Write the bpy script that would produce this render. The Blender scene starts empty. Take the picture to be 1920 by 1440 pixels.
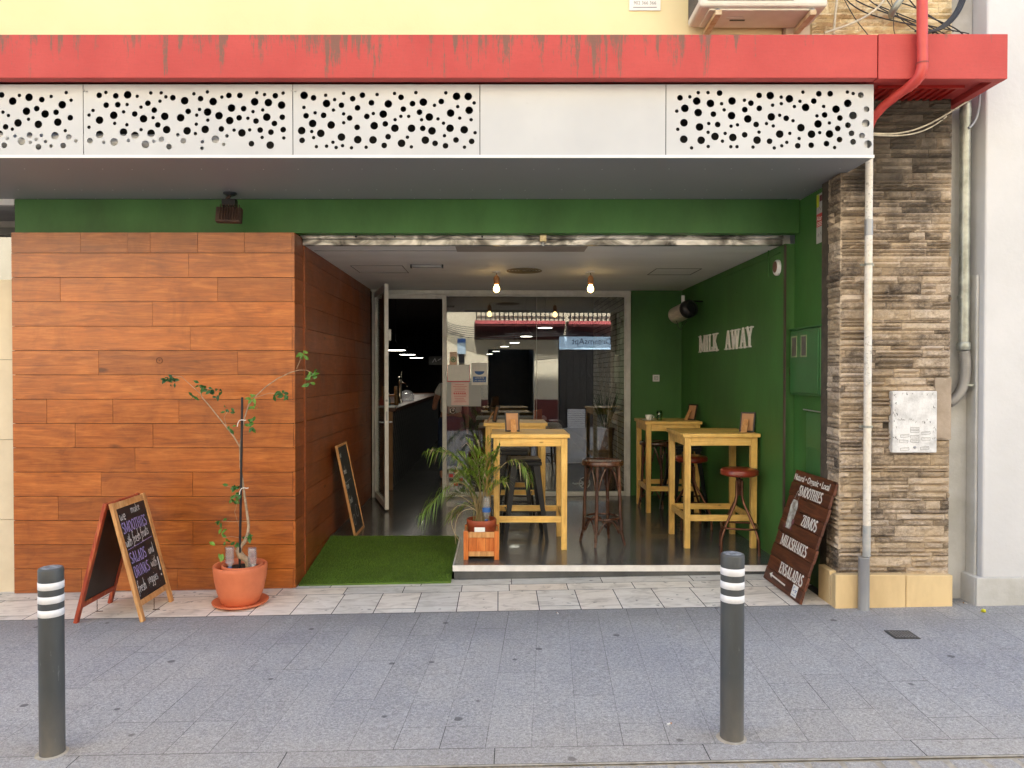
import bpy, math, random
from mathutils import Vector, Matrix, noise
R = math.radians
random.seed(7)
S = bpy.context.scene
COL = S.collection

# ------------------------------------------------------------------ camera
F, CX, CY, ZC = 1380.0, 935.0, 720.0, 1.62
TH = math.atan(18.5 / F)
cam = bpy.data.cameras.new('camera')
cam.sensor_width = 36.0
cam.lens = F / 1920 * 36
cam.shift_x = (960 - CX) / 1920
cam.clip_end = 500
cam.clip_start = 0.05
co = bpy.data.objects.new('camera', cam)
co.location = (0, 0, ZC)
co.rotation_euler = (R(90) - TH, 0, 0)
COL.objects.link(co)
S.camera = co

# ------------------------------------------------------------------ light
EL, AZ = 55.0, -8.0
world = bpy.data.worlds.new('World')
S.world = world
world.use_nodes = True
wn = world.node_tree
bg = wn.nodes['Background']
sky = wn.nodes.new('ShaderNodeTexSky')
sky.sky_type = 'NISHITA'
sky.sun_disc = False
sky.sun_elevation = R(EL)
sky.sun_rotation = R(AZ)
sky.dust_density = 2.5
sky.ozone_density = 0.7
wn.links.new(sky.outputs[0], bg.inputs[0])
bg.inputs[1].default_value = 0.15
sun = bpy.data.lights.new('sun', 'SUN')
sun.energy = 5.0
sun.angle = R(0.6)
sun.color = (1.0, 0.95, 0.86)
so = bpy.data.objects.new('sun', sun)
sd = Vector((math.sin(R(AZ)) * math.cos(R(EL)), math.cos(R(AZ)) * math.cos(R(EL)), math.sin(R(EL))))
so.rotation_euler = sd.to_track_quat('Z', 'Y').to_euler()
so.location = (0, 5, 20)
COL.objects.link(so)
S.view_settings.view_transform = 'Standard'
S.view_settings.look = 'None'
S.view_settings.exposure = 2.0
S.view_settings.gamma = 1.0
try:
    S.cycles.max_bounces = 10
    S.cycles.diffuse_bounces = 5
    S.cycles.transparent_max_bounces = 16
    S.cycles.sample_clamp_indirect = 6
    S.cycles.use_denoising = True
except Exception:
    pass

# ------------------------------------------------------------------ helpers
def P(px, py, Y):
    u = -(py - CY)
    y = F * math.cos(TH) + u * math.sin(TH)
    z = -F * math.sin(TH) + u * math.cos(TH)
    k = Y / y
    return Vector(((px - CX) * k, Y, ZC + z * k))
def X(px, Y): return (px - CX) * Y / F
def Z(py, Y): return P(CX, py, Y).z
def G(x): return 0.019 * x

MATS = {}
def nt(name):
    m = bpy.data.materials.new(name)
    m.use_nodes = True
    n = m.node_tree
    b = n.nodes['Principled BSDF']
    return m, n, b
def ramp(n, fac, stops):
    r = n.nodes.new('ShaderNodeValToRGB')
    e = r.color_ramp.elements
    while len(e) < len(stops): e.new(0.5)
    for i, (p, c) in enumerate(stops):
        e[i].position = p
        e[i].color = (*c, 1) if len(c) == 3 else c
    n.links.new(fac, r.inputs[0])
    return r.outputs[0]
def coords(n, scale=(1, 1, 1), rot=(0, 0, 0), kind='Object'):
    t = n.nodes.new('ShaderNodeTexCoord')
    mp = n.nodes.new('ShaderNodeMapping')
    mp.inputs['Scale'].default_value = scale
    mp.inputs['Rotation'].default_value = rot
    n.links.new(t.outputs[kind], mp.inputs[0])
    return mp.outputs[0]
def noisetex(n, vec, scale, detail=6, rough=0.6, dist=0.0):
    x = n.nodes.new('ShaderNodeTexNoise')
    x.inputs['Scale'].default_value = scale
    x.inputs['Detail'].default_value = detail
    x.inputs['Roughness'].default_value = rough
    x.inputs['Distortion'].default_value = dist
    n.links.new(vec, x.inputs['Vector'])
    return x.outputs[0]
def mixc(n, fac, a, b, mode='MIX'):
    m = n.nodes.new('ShaderNodeMix')
    m.data_type = 'RGBA'
    m.blend_type = mode
    for s, v in ((0, fac), (6, a), (7, b)):
        if hasattr(v, 'is_linked') or hasattr(v, 'links'): n.links.new(v, m.inputs[s])
        else: m.inputs[s].default_value = v if s == 0 else ((*v, 1) if len(v) == 3 else v)
    return m.outputs[2]
def math_(n, op, a, b=0.0):
    m = n.nodes.new('ShaderNodeMath')
    m.operation = op
    for i, v in ((0, a), (1, b)):
        if hasattr(v, 'links'): n.links.new(v, m.inputs[i])
        else: m.inputs[i].default_value = v
    return m.outputs[0]
def bump(n, b, h, strength, dist=0.01):
    x = n.nodes.new('ShaderNodeBump')
    x.inputs['Strength'].default_value = strength
    x.inputs['Distance'].default_value = dist
    n.links.new(h, x.inputs['Height'])
    n.links.new(x.outputs[0], b.inputs['Normal'])
def attr(n, name='rnd'):
    a = n.nodes.new('ShaderNodeAttribute')
    a.attribute_name = name
    return a.outputs['Fac']

def mat(name, c1, c2=None, scale=8, rough=0.6, metal=0.0, bmp=0.15, stretch=(1, 1, 1), bscale=None, lo=0.35, hi=0.65, bdist=0.004, rvar=0.1, coat=0.0):
    """a plain surface with some mottling, its own bump and varied roughness"""
    if name in MATS: return MATS[name]
    m, n, b = nt(name)
    c2 = c2 or tuple(v * 0.75 for v in c1)
    v = coords(n, stretch)
    t = noisetex(n, v, scale)
    n.links.new(ramp(n, t, [(lo, c2), (hi, c1)]), b.inputs['Base Color'])
    rr = math_(n, 'MULTIPLY_ADD', t, rvar)
    rr.node.inputs[2].default_value = rough - rvar / 2
    n.links.new(rr, b.inputs['Roughness'])
    b.inputs['Metallic'].default_value = metal
    b.inputs['Coat Weight'].default_value = coat
    if bmp > 0: bump(n, b, noisetex(n, v, bscale or scale * 8, 4), bmp, bdist)
    MATS[name] = m
    return m
def emit(name, col, strength):
    if name in MATS: return MATS[name]
    m, n, b = nt(name)
    b.inputs['Base Color'].default_value = (*col, 1)
    b.inputs['Emission Color'].default_value = (*col, 1)
    b.inputs['Emission Strength'].default_value = strength
    MATS[name] = m
    return m
def clear(name, tint=(1, 1, 1), refl=0.08, rough=0.0, milky=0.0):
    if name in MATS: return MATS[name]
    m = bpy.data.materials.new(name)
    m.use_nodes = True
    n = m.node_tree
    n.nodes.clear()
    o = n.nodes.new('ShaderNodeOutputMaterial')
    t = n.nodes.new('ShaderNodeBsdfTransparent')
    t.inputs[0].default_value = (*tint, 1)
    g = n.nodes.new('ShaderNodeBsdfGlossy')
    g.inputs['Roughness'].default_value = rough
    lw = n.nodes.new('ShaderNodeLayerWeight')
    lw.inputs[0].default_value = 0.25
    if milky:
        d = n.nodes.new('ShaderNodeBsdfTranslucent'); d.inputs[0].default_value = (.9, .93, .97, 1)
        d2 = n.nodes.new('ShaderNodeBsdfDiffuse'); d2.inputs[0].default_value = (.9, .93, .97, 1)
        m1 = n.nodes.new('ShaderNodeMixShader'); n.links.new(d.outputs[0], m1.inputs[1]); n.links.new(d2.outputs[0], m1.inputs[2])
        m2 = n.nodes.new('ShaderNodeMixShader'); m2.inputs[0].default_value = milky
        n.links.new(t.outputs[0], m2.inputs[1]); n.links.new(m1.outputs[0], m2.inputs[2]); t = m2
    f = math_(n, 'MULTIPLY_ADD', lw.outputs['Facing'], 0.35)
    f.node.inputs[2].default_value = refl
    mx = n.nodes.new('ShaderNodeMixShader')
    n.links.new(f, mx.inputs[0])
    n.links.new(t.outputs[0], mx.inputs[1])
    n.links.new(g.outputs[0], mx.inputs[2])
    n.links.new(mx.outputs[0], o.inputs[0])
    MATS[name] = m
    return m

class MB:
    """collects shapes and links them as one mesh object; self.M maps local points"""
    def __init__(s, M=None):
        s.v, s.f, s.a, s.M, s.sm = [], [], [], M, []
    def add(s, pts, faces, a=0.5, smooth=False):
        o = len(s.v)
        for p in pts:
            p = Vector(p)
            s.v.append(s.M @ p if s.M else p)
        for f in faces:
            s.f.append([o + i for i in f]); s.a.append(a); s.sm.append(smooth)
    def box(s, x0, x1, y0, y1, z0, z1, a=0.5):
        p = [(x0, y0, z0), (x1, y0, z0), (x1, y1, z0), (x0, y1, z0), (x0, y0, z1), (x1, y0, z1), (x1, y1, z1), (x0, y1, z1)]
        s.add(p, [(0, 3, 2, 1), (4, 5, 6, 7), (0, 1, 5, 4), (1, 2, 6, 5), (2, 3, 7, 6), (3, 0, 4, 7)], a)
        return s
    def bar(s, p, q, w, h, w2=None, h2=None, up=(0, 0, 1), a=0.5):
        p, q = Vector(p), Vector(q)
        d = (q - p).normalized()
        up = Vector(up)
        if abs(d.dot(up)) > 0.98: up = Vector((0, 1, 0))
        sx = d.cross(up).normalized(); sy = sx.cross(d).normalized()
        w2 = w if w2 is None else w2; h2 = h if h2 is None else h2
        pts = [p + sx * i * w / 2 + sy * j * h / 2 for i, j in ((-1, -1), (1, -1), (1, 1), (-1, 1))]
        pts += [q + sx * i * w2 / 2 + sy * j * h2 / 2 for i, j in ((-1, -1), (1, -1), (1, 1), (-1, 1))]
        s.add(pts, [(0, 1, 2, 3), (7, 6, 5, 4), (0, 4, 5, 1), (1, 5, 6, 2), (2, 6, 7, 3), (3, 7, 4, 0)], a)
        return s
    def tube(s, pts, r, n=8, closed=False, a=0.5):
        pts = [Vector(p) for p in pts]
        rs = r if isinstance(r, (list, tuple)) else [r] * len(pts)
        N = len(pts)
        ring = []; prev = None
        for i, p in enumerate(pts):
            if closed: d = pts[(i + 1) % N] - pts[i - 1]
            else: d = pts[min(i + 1, N - 1)] - pts[max(i - 1, 0)]
            d = d.normalized() if d.length > 1e-9 else Vector((0, 0, 1))
            if prev is None:
                u = d.cross(Vector((0, 0, 1)))
                if u.length < 0.05: u = d.cross(Vector((0, 1, 0)))
            else: u = prev - d * prev.dot(d)
            u.normalize(); prev = u
            w = d.cross(u)
            ring += [p + (u * math.cos(2 * math.pi * k / n) + w * math.sin(2 * math.pi * k / n)) * rs[i] for k in range(n)]
        fs = []
        for i in range(N if closed else N - 1):
            j = (i + 1) % N
            for k in range(n):
                fs.append((i * n + k, i * n + (k + 1) % n, j * n + (k + 1) % n, j * n + k))
        s.add(ring, fs, a, True)
        if not closed:
            s.add(ring[:n], [tuple(range(n))[::-1]], a); s.add(ring[-n:], [tuple(range(n))], a)
        return s
    def lathe(s, prof, n=24, c=(0, 0, 0), a=0.5, cap=True, M=None):
        c = Vector(c)
        pts = []
        for r, z in prof:
            for k in range(n):
                t = 2 * math.pi * k / n
                q = Vector((r * math.cos(t), r * math.sin(t), z))
                pts.append((M @ q if M else q) + c)
        fs = [(i * n + k, i * n + (k + 1) % n, (i + 1) * n + (k + 1) % n, (i + 1) * n + k) for i in range(len(prof) - 1) for k in range(n)]
        s.add(pts, fs, a, True)
        if cap:
            if prof[0][0] > 1e-5: s.add(pts[:n], [tuple(range(n))[::-1]], a)
            if prof[-1][0] > 1e-5: s.add(pts[-n:], [tuple(range(n))], a)
        return s
    def ribbon(s, pts, t, h0=0.0, h=0.002, a=0.5, axis=None):
        """stroke in local xy, thickness t, raised from z=h0 to z=h0+h"""
        pts = [Vector((p[0], p[1], 0)) for p in pts]
        N = len(pts); L = []; Rr = []
        for i, p in enumerate(pts):
            d1 = (pts[i] - pts[i - 1]).normalized() if i > 0 else None
            d2 = (pts[i + 1] - pts[i]).normalized() if i < N - 1 else None
            d = (d1 + d2).normalized() if d1 and d2 and (d1 + d2).length > 0.2 else (d1 or d2)
            nrm = Vector((-d.y, d.x, 0))
            k = 1.0
            if d1 is not None and d2 is not None: k = min(1.6, 1 / max(0.5, abs(d.dot(d1))))
            L.append(p + nrm * t / 2 * k); Rr.append(p - nrm * t / 2 * k)
        v = []
        for i in range(N):
            for q, z in ((L[i], h0), (Rr[i], h0), (Rr[i], h0 + h), (L[i], h0 + h)): v.append((q.x, q.y, z))
        fs = [(0, 1, 2, 3), ((N - 1) * 4 + 3, (N - 1) * 4 + 2, (N - 1) * 4 + 1, (N - 1) * 4)]
        for i in range(N - 1):
            o = i * 4; q = o + 4
            fs += [(o + 3, o + 2, q + 2, q + 3), (o + 2, o + 1, q + 1, q + 2), (o, o + 3, q + 3, q), (o + 1, o, q, q + 1)]
        s.add(v, fs, a)
        return s
    def build(s, name, m, parent=None, bev=0.0, loc=None, fix=False):
        me = bpy.data.meshes.new(name)
        me.from_pydata([tuple(v) for v in s.v], [], s.f)
        me.materials.append(m)
        at = me.attributes.new('rnd', 'FLOAT', 'FACE')
        at.data.foreach_set('value', s.a)
        me.polygons.foreach_set('use_smooth', s.sm)
        me.update()
        if fix:
            import bmesh
            bm = bmesh.new(); bm.from_mesh(me); bmesh.ops.recalc_face_normals(bm, faces=bm.faces); bm.to_mesh(me); bm.free()
        o = bpy.data.objects.new(name, me)
        COL.objects.link(o)
        if parent is not None: o.parent = parent
        if loc is not None: o.location = loc
        if bev > 0:
            b = o.modifiers.new('edge', 'BEVEL')
            b.width = bev; b.segments = 2; b.limit_method = 'ANGLE'; b.angle_limit = R(40)
        return o

def tag(o, label=None, cat=None, group=None, kind=None):
    for k, v in (('label', label), ('category', cat), ('group', group), ('kind', kind)):
        if v: o[k] = v
    return o
def thing(name, label, cat, loc=(0, 0, 0), rz=0.0, group=None):
    o = bpy.data.objects.new(name, None)
    COL.objects.link(o)
    o.location = loc; o.rotation_euler = (0, 0, rz)
    o.empty_display_size = 0.1
    return tag(o, label, cat, group)
def copy_thing(root, loc, rz, label, group=None):
    r = root.copy(); COL.objects.link(r)
    r.location = loc; r.rotation_euler = (0, 0, rz); r['label'] = label
    if group: r['group'] = group
    for ch in [o for o in COL.objects if o.parent == root]:
        c = ch.copy(); COL.objects.link(c); c.parent = r
        for g in [o for o in COL.objects if o.parent == ch]:
            d = g.copy(); COL.objects.link(d); d.parent = c
    return r
def frame_matrix(o, u, v):
    """local x along u, local y along v, local z = u x v"""
    u = Vector(u).normalized(); v = Vector(v); v = (v - u * v.dot(u)).normalized(); w = u.cross(v)
    return Matrix(((u.x, v.x, w.x, o[0]), (u.y, v.y, w.y, o[1]), (u.z, v.z, w.z, o[2]), (0, 0, 0, 1)))
def font_text(mb, s, size, x, y, h0=0.001, h=0.001, sx=1.0, bold=0.0, align='LEFT', shear=0.0, a=0.5):
    c = bpy.data.curves.new('t', 'FONT')
    c.body = s; c.size = size; c.align_x = align; c.offset = bold; c.shear = shear; c.extrude = h / 2
    c.resolution_u = 3
    o = bpy.data.objects.new('t', c)
    COL.objects.link(o)
    dg = bpy.context.evaluated_depsgraph_get()
    me = bpy.data.meshes.new_from_object(o.evaluated_get(dg))
    mb.add([(v.co.x * sx + x, v.co.y + y, v.co.z + h0 + h / 2) for v in me.vertices], [tuple(p.vertices) for p in me.polygons], a)
    bpy.data.objects.remove(o); bpy.data.meshes.remove(me); bpy.data.curves.remove(c)

# stroke letters: (width, [(thick?, points...)], serif points)
def arc(cx, cy, rx, ry, a0, a1, n=8):
    return [(cx + rx * math.cos(R(a0 + (a1 - a0) * i / n)), cy + ry * math.sin(R(a0 + (a1 - a0) * i / n))) for i in range(n + 1)]
GL = {
 'M': (.86, [(0, [(.1, 0), (.1, 1)]), (1, [(.13, 1), (.43, .08)]), (0, [(.43, .08), (.73, 1)]), (1, [(.74, 0), (.74, 1)])], [(.1, 0), (.1, 1), (.76, 0), (.76, 1)]),
 'I': (.34, [(1, [(.17, 0), (.17, 1)])], [(.17, 0), (.17, 1)]),
 'L': (.52, [(1, [(.16, 0), (.16, 1)]), (0, [(.16, .04), (.48, .04), (.48, .26)])], [(.16, 0), (.16, 1)]),
 'K': (.62, [(1, [(.16, 0), (.16, 1)]), (0, [(.18, .42), (.5, .98)]), (1, [(.26, .52), (.54, .02)])], [(.16, 0), (.16, 1), (.5, 1), (.54, 0)]),
 'A': (.62, [(0, [(.1, 0), (.31, 1)]), (1, [(.31, 1), (.52, 0)]), (0, [(.17, .33), (.45, .33)])], [(.09, 0), (.53, 0)]),
 'W': (.9, [(1, [(.1, 1), (.28, 0)]), (0, [(.28, 0), (.45, .95)]), (1, [(.45, .95), (.62, 0)]), (0, [(.62, 0), (.8, 1)])], [(.1, 1), (.45, 1), (.8, 1)]),
 'Y': (.58, [(1, [(.09, 1), (.29, .45)]), (0, [(.29, .45), (.49, 1)]), (1, [(.29, .47), (.29, 0)])], [(.09, 1), (.49, 1), (.29, 0)]),
 'S': (.5, [(1, arc(.25, .75, .17, .21, 30, 270, 8) + arc(.25, .27, .18, .23, 85, -150, 9)[1:])], []),
 'O': (.66, [(1, arc(.33, .5, .24, .46, 90, 270, 8)), (1, arc(.33, .5, .24, .46, -90, 90, 8))], []),
 'T': (.54, [(1, [(.27, 0), (.27, 1)]), (0, [(.04, .8), (.04, .96), (.5, .96), (.5, .8)])], [(.27, 0)]),
 'H': (.66, [(1, [(.14, 0), (.14, 1)]), (1, [(.52, 0), (.52, 1)]), (0, [(.14, .5), (.52, .5)])], [(.14, 0), (.14, 1), (.52, 0), (.52, 1)]),
 'E': (.52, [(1, [(.16, 0), (.16, 1)]), (0, [(.16, .04), (.47, .04), (.47, .22)]), (0, [(.16, .96), (.45, .96), (.45, .8)]), (0, [(.16, .52), (.38, .52)])], [(.16, 0), (.16, 1)]),
 'Z': (.5, [(0, [(.06, .8), (.06, .96), (.44, .96)]), (1, [(.44, .96), (.06, .04)]), (0, [(.06, .04), (.46, .04), (.46, .22)])], []),
 'U': (.62, [(1, [(.13, 1), (.13, .3)] + arc(.31, .26, .18, .24, 180, 360, 8)[1:] + [(.49, .3), (.49, 1)])], [(.13, 1), (.49, 1)]),
 'N': (.66, [(0, [(.12, 0), (.12, 1)]), (1, [(.12, 1), (.54, .02)]), (0, [(.54, 0), (.54, 1)])], [(.12, 0), (.12, 1), (.54, 1)]),
 'D': (.62, [(1, [(.14, 0), (.14, 1)]), (1, [(.14, .96), (.26, .96)] + arc(.28, .5, .25, .46, 90, -90, 8) + [(.14, .04)])], [(.14, 0), (.14, 1)]),
 'R': (.6, [(1, [(.14, 0), (.14, 1)]), (0, [(.14, .96), (.3, .96)] + arc(.3, .73, .18, .23, 90, -90, 6) + [(.14, .5)]), (1, [(.3, .5), (.52, .02)])], [(.14, 0), (.14, 1), (.53, 0)]),
 'w': (.6, [(0, [(.05, .5), (.1, .1), (.2, .03), (.29, .4), (.36, .05), (.48, .08), (.54, .5)])], []),
 'e': (.42, [(0, [(.08, .26), (.34, .3)] + arc(.21, .27, .14, .24, 10, 320, 8))], []),
 'm': (.66, [(0, [(.08, .5), (.08, 0), (.1, .35), (.2, .5), (.3, .4), (.31, 0), (.34, .38), (.44, .5), (.54, .4), (.57, 0)])], []),
 'a': (.46, [(0, arc(.2, .25, .14, .23, 60, 330, 8) + [(.35, .45), (.35, .08), (.42, .0)])], []),
 'k': (.44, [(0, [(.1, 1), (.08, 0)]), (0, [(.36, .5), (.1, .22), (.38, 0)])], []),
 'i': (.2, [(0, [(.1, .5), (.1, .05), (.16, 0)]), (0, [(.1, .68), (.11, .74)])], []),
 't': (.34, [(0, [(.17, .85), (.15, .1), (.22, .0), (.3, .05)]), (0, [(.04, .55), (.3, .57)])], []),
 'h': (.46, [(0, [(.1, 1), (.08, 0), (.1, .32), (.22, .5), (.34, .42), (.36, 0)])], []),
 'f': (.36, [(0, [(.34, .92), (.24, 1.0), (.17, .85), (.14, .0), (.08, -.28), (.02, -.2)]), (0, [(.04, .48), (.3, .5)])], []),
 'r': (.34, [(0, [(.1, .5), (.1, 0), (.11, .3), (.2, .48), (.31, .46)])], []),
 's': (.36, [(0, [(.3, .44), (.18, .5), (.1, .4), (.2, .27), (.3, .16), (.2, .0), (.06, .06)])], []),
 'u': (.46, [(0, [(.08, .5), (.09, .12), (.2, .0), (.33, .12), (.36, .5), (.36, .06), (.43, 0)])], []),
 'n': (.46, [(0, [(.08, .5), (.09, 0), (.11, .35), (.22, .5), (.33, .42), (.36, 0)])], []),
 'd': (.46, [(0, arc(.2, .25, .14, .23, 60, 330, 8) + [(.35, 1.0), (.35, .06), (.42, 0)])], []),
 'v': (.4, [(0, [(.05, .5), (.18, 0), (.34, .5)])], []),
 'g': (.46, [(0, arc(.2, .25, .14, .23, 60, 330, 8) + [(.35, .48), (.35, -.25), (.22, -.38), (.08, -.28)])], []),
 '!': (.3, [(1, [(.17, 1.05), (.12, .3)]), (1, [(.1, .1), (.1, .0)])], []),
 ' ': (.3, [], []),
}
def write(mb, s, x, y, size, sx=1.0, thick=.13, thin=.06, serif=.24, h0=.001, h=.002, slope=0.0, jit=0.0, a=0.5, gap=1.0, lean=0.0, hollow=False):
    k = 0
    for ch in s:
        w, strokes, ser = GL[ch]
        dy = random.uniform(-1, 1) * jit
        def T(p): return (x + (p[0] + lean * p[1]) * size * sx, y + slope * (x) + (p[1] + dy + random.uniform(-1, 1) * jit * .25) * size)
        for t, pts in strokes:
            k += 1
            mb.ribbon([T(p) for p in pts], (thick if t else thin) * size, h0 + (k % 7) * 2e-5, h, a)
        if serif > 0:
            for p in ser:
                k += 1
                q = .035 if p[1] < .5 else -.035
                mb.ribbon([T((p[0] - serif / 2, p[1] + q)), T((p[0] + serif / 2, p[1] + q))], .07 * size, h0 + (k % 7) * 2e-5, h, a)
        x += w * size * sx * gap
    return x
def textwidth(s, size, sx=1.0, gap=1.0): return sum(GL[c][0] for c in s) * size * sx * gap

# ------------------------------------------------------------------ materials
def m_wood(name, dark, mid, light, rough=0.35, axis='X', scale=1.0, coat=0.0, blot=0.5, knot=1.1):
    m, n, b = nt(name)
    st = {'X': (1.2, 9, 14), 'Y': (9, 1.2, 14), 'Z': (14, 14, 1.2)}[axis]
    t = n.nodes.new('ShaderNodeTexCoord')
    off = n.nodes.new('ShaderNodeVectorMath'); off.operation = 'SCALE'
    cx = n.nodes.new('ShaderNodeCombineXYZ')
    ra = attr(n)
    for i in range(3): n.links.new(ra, cx.inputs[i])
    n.links.new(cx.outputs[0], off.inputs[0]); off.inputs['Scale'].default_value = 37.0
    ad = n.nodes.new('ShaderNodeVectorMath'); ad.operation = 'ADD'
    n.links.new(t.outputs['Object'], ad.inputs[0]); n.links.new(off.outputs[0], ad.inputs[1])
    mp = n.nodes.new('ShaderNodeMapping'); mp.inputs['Scale'].default_value = tuple(v * scale for v in st)
    n.links.new(ad.outputs[0], mp.inputs[0])
    g = noisetex(n, mp.outputs[0], 1.6, 8, 0.62, 1.6)
    fine = noisetex(n, mp.outputs[0], 9, 4, 0.6, 0.4)
    g2 = math_(n, 'ADD', math_(n, 'MULTIPLY', g, 0.75), math_(n, 'MULTIPLY', fine, 0.25))
    c = ramp(n, g2, [(0.34, dark), (0.5, mid), (0.66, light)])
    bl = noisetex(n, t.outputs['Object'], 2.2, 5, 0.6, 0.8)
    c = mixc(n, math_(n, 'MULTIPLY', bl, blot), c, tuple(v * 1.05 for v in light))
    sh = ramp(n, ra, [(0.0, (0.80, 0.78, 0.76)), (1.0, (1.08, 1.08, 1.08))])
    c = mixc(n, 1.0, c, sh, 'MULTIPLY')
    b2 = noisetex(n, t.outputs['Object'], 3.1, 6, .65, 1.2)
    c = mixc(n, 1.0, c, ramp(n, b2, [(.32, (.78, .74, .70)), (.5, (1, 1, 1)), (.68, (1.14, 1.11, 1.06))]), 'MULTIPLY')
    mk_ = n.nodes.new('ShaderNodeMapping'); mk_.inputs['Scale'].default_value = {'X': (1.6, 5, 5), 'Y': (5, 1.6, 5), 'Z': (5, 5, 1.6)}[axis]
    n.links.new(ad.outputs[0], mk_.inputs[0])
    vk = n.nodes.new('ShaderNodeTexVoronoi'); vk.inputs['Scale'].default_value = knot; n.links.new(mk_.outputs[0], vk.inputs['Vector'])
    kn = ramp(n, math_(n, 'ADD', vk.outputs['Distance'], math_(n, 'MULTIPLY', fine, .06)), [(.075, (.75, .75, .75)), (.12, (0, 0, 0))])
    c = mixc(n, kn, c, tuple(v * .45 for v in dark))
    n.links.new(c, b.inputs['Base Color'])
    rr = math_(n, 'MULTIPLY_ADD', bl, 0.3); rr.node.inputs[2].default_value = rough - 0.15
    n.links.new(rr, b.inputs['Roughness'])
    b.inputs['Coat Weight'].default_value = coat
    b.inputs['Coat Roughness'].default_value = 0.25
    bump(n, b, fine, 0.12, 0.003)
    MATS[name] = m
    return m
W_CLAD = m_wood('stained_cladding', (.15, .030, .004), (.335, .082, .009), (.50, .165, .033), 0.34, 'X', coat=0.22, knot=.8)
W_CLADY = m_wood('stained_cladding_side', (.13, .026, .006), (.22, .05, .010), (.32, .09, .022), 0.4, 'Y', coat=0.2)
W_PINE = m_wood('varnished_pine', (.58, .31, .07), (.78, .48, .125), (.88, .62, .22), 0.38, 'Z', coat=0.2, blot=0.3, knot=2.4)
W_PINEX = m_wood('varnished_pine_x', (.58, .31, .07), (.78, .48, .125), (.88, .62, .22), 0.38, 'X', coat=0.2, blot=0.3, knot=2.4)
W_ORANGE = m_wood('orange_planter_wood', (.42, .09, .015), (.64, .17, .03), (.76, .28, .07), 0.45, 'Z', blot=0.2)
W_BENT = m_wood('worn_dark_bentwood', (.018, .007, .004), (.06, .018, .009), (.20, .09, .045), 0.28, 'Z', coat=0.4, blot=0.12)
W_SIGN = m_wood('dark_stained_sign_boards', (.035, .009, .004), (.085, .022, .009), (.17, .055, .02), 0.5, 'Y', blot=0.15)
W_FRAME = m_wood('worn_board_frame', (.42, .16, .045), (.58, .28, .09), (.68, .42, .2), 0.55, 'Z', blot=0.3)
W_RED = m_wood('red_painted_frame', (.24, .012, .006), (.36, .028, .012), (.60, .24, .08), 0.5, 'Z', blot=0.25, knot=3.0)
W_INT = mat('dark_counter_wood', (.10, .035, .015), (.05, .018, .008), 6, 0.4)

GREEN = mat('green_wall_paint', (.056, .178, .040), (.036, .120, .024), 2.2, 0.55, bmp=0.25, bscale=40, stretch=(1, 1, .5), bdist=0.003)
GREEN_B = mat('green_cabinet_paint', (.045, .165, .050), (.036, .13, .038), 5, 0.38, bmp=0.06)
WHITE_M = mat('white_coated_metal', (.80, .80, .80), (.70, .70, .71), 5, 0.38, bmp=0.05)
ALU = mat('white_aluminium_profile', (.74, .73, .71), (.6, .6, .58), 9, 0.4, bmp=0.04)
GALV = mat('galvanised_steel', (.40, .41, .37), (.24, .25, .22), 14, 0.42, 0.6, bmp=0.1, rvar=.25)
STEEL = mat('grey_steel_sleeve', (.42, .43, .45), (.3, .3, .31), 5, 0.45, 0.5, bmp=0.08, stretch=(1, 1, .2))
BLACK_M = mat('black_powder_metal', (.022, .023, .026), (.014, .014, .016), 10, 0.38, 0.3, bmp=0.05)
BROWN_M = mat('copper_brown_metal', (.20, .085, .05), (.10, .04, .024), 12, 0.32, 0.75, bmp=0.06)
LEATHER = mat('oxblood_leather', (.27, .038, .016), (.17, .02, .01), 10, 0.3, bmp=0.15, bscale=120, bdist=0.001, coat=0.3)
SOIL = mat('potting_soil', (.06, .04, .028), (.02, .014, .01), 60, 0.95, bmp=0.8)
TERRA = mat('terracotta', (.70, .20, .085), (.58, .15, .06), 5, 0.6, bmp=0.1)
TERRA_D = mat('brown_plastic_pot', (.36, .075, .03), (.28, .055, .022), 6, 0.45, bmp=0.04)
WHITE_P = mat('white_painted_letter', (.82, .80, .75), (.68, .66, .61), 40, 0.6, bmp=0.15)
PAPER = mat('white_paper', (.80, .80, .77), (.74, .74, .72), 20, 0.6, bmp=0.02)
BLUE = mat('blue_print', (.03, .13, .40), (.025, .10, .33), 8, 0.5, bmp=0)
RED_P = mat('red_print', (.62, .05, .05), (.5, .04, .04), 8, 0.5, bmp=0)
PINK_P = mat('magenta_print', (.75, .06, .30), (.65, .05, .27), 8, 0.5, bmp=0)
GREY_T = mat('grey_print', (.22, .22, .22), (.16, .16, .16), 8, 0.6, bmp=0)
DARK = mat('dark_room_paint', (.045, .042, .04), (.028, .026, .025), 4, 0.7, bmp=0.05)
CABLE = mat('black_cable', (.03, .03, .035), (.016, .016, .02), 20, 0.5, bmp=0)
CABLE_W = mat('cream_cable', (.62, .57, .45), (.42, .38, .3), 20, 0.5, bmp=0)
CEIL = mat('alcove_ceiling_paint', (.86, .85, .84), (.77, .76, .75), 2.5, 0.65, bmp=0.12, stretch=(.3, 1, 1), bscale=14, bdist=0.01)
BOARD = mat('blackboard', (.010, .010, .011), (.018, .018, .019), 5, 0.5, bmp=0.03)
CHALK = mat('white_chalk', (.72, .72, .70), (.25, .25, .25), 160, 0.9, bmp=0, lo=.3, hi=.5)
CHALK_P = mat('purple_chalk', (.36, .30, .62), (.12, .09, .24), 90, 0.9, bmp=0, lo=.3, hi=.5)
GLASS = clear('window_glass', (.88, .90, .88), 0.15)
PET = clear('clear_plastic', (.93, .95, .98), 0.12, 0.05, .22)

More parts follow.
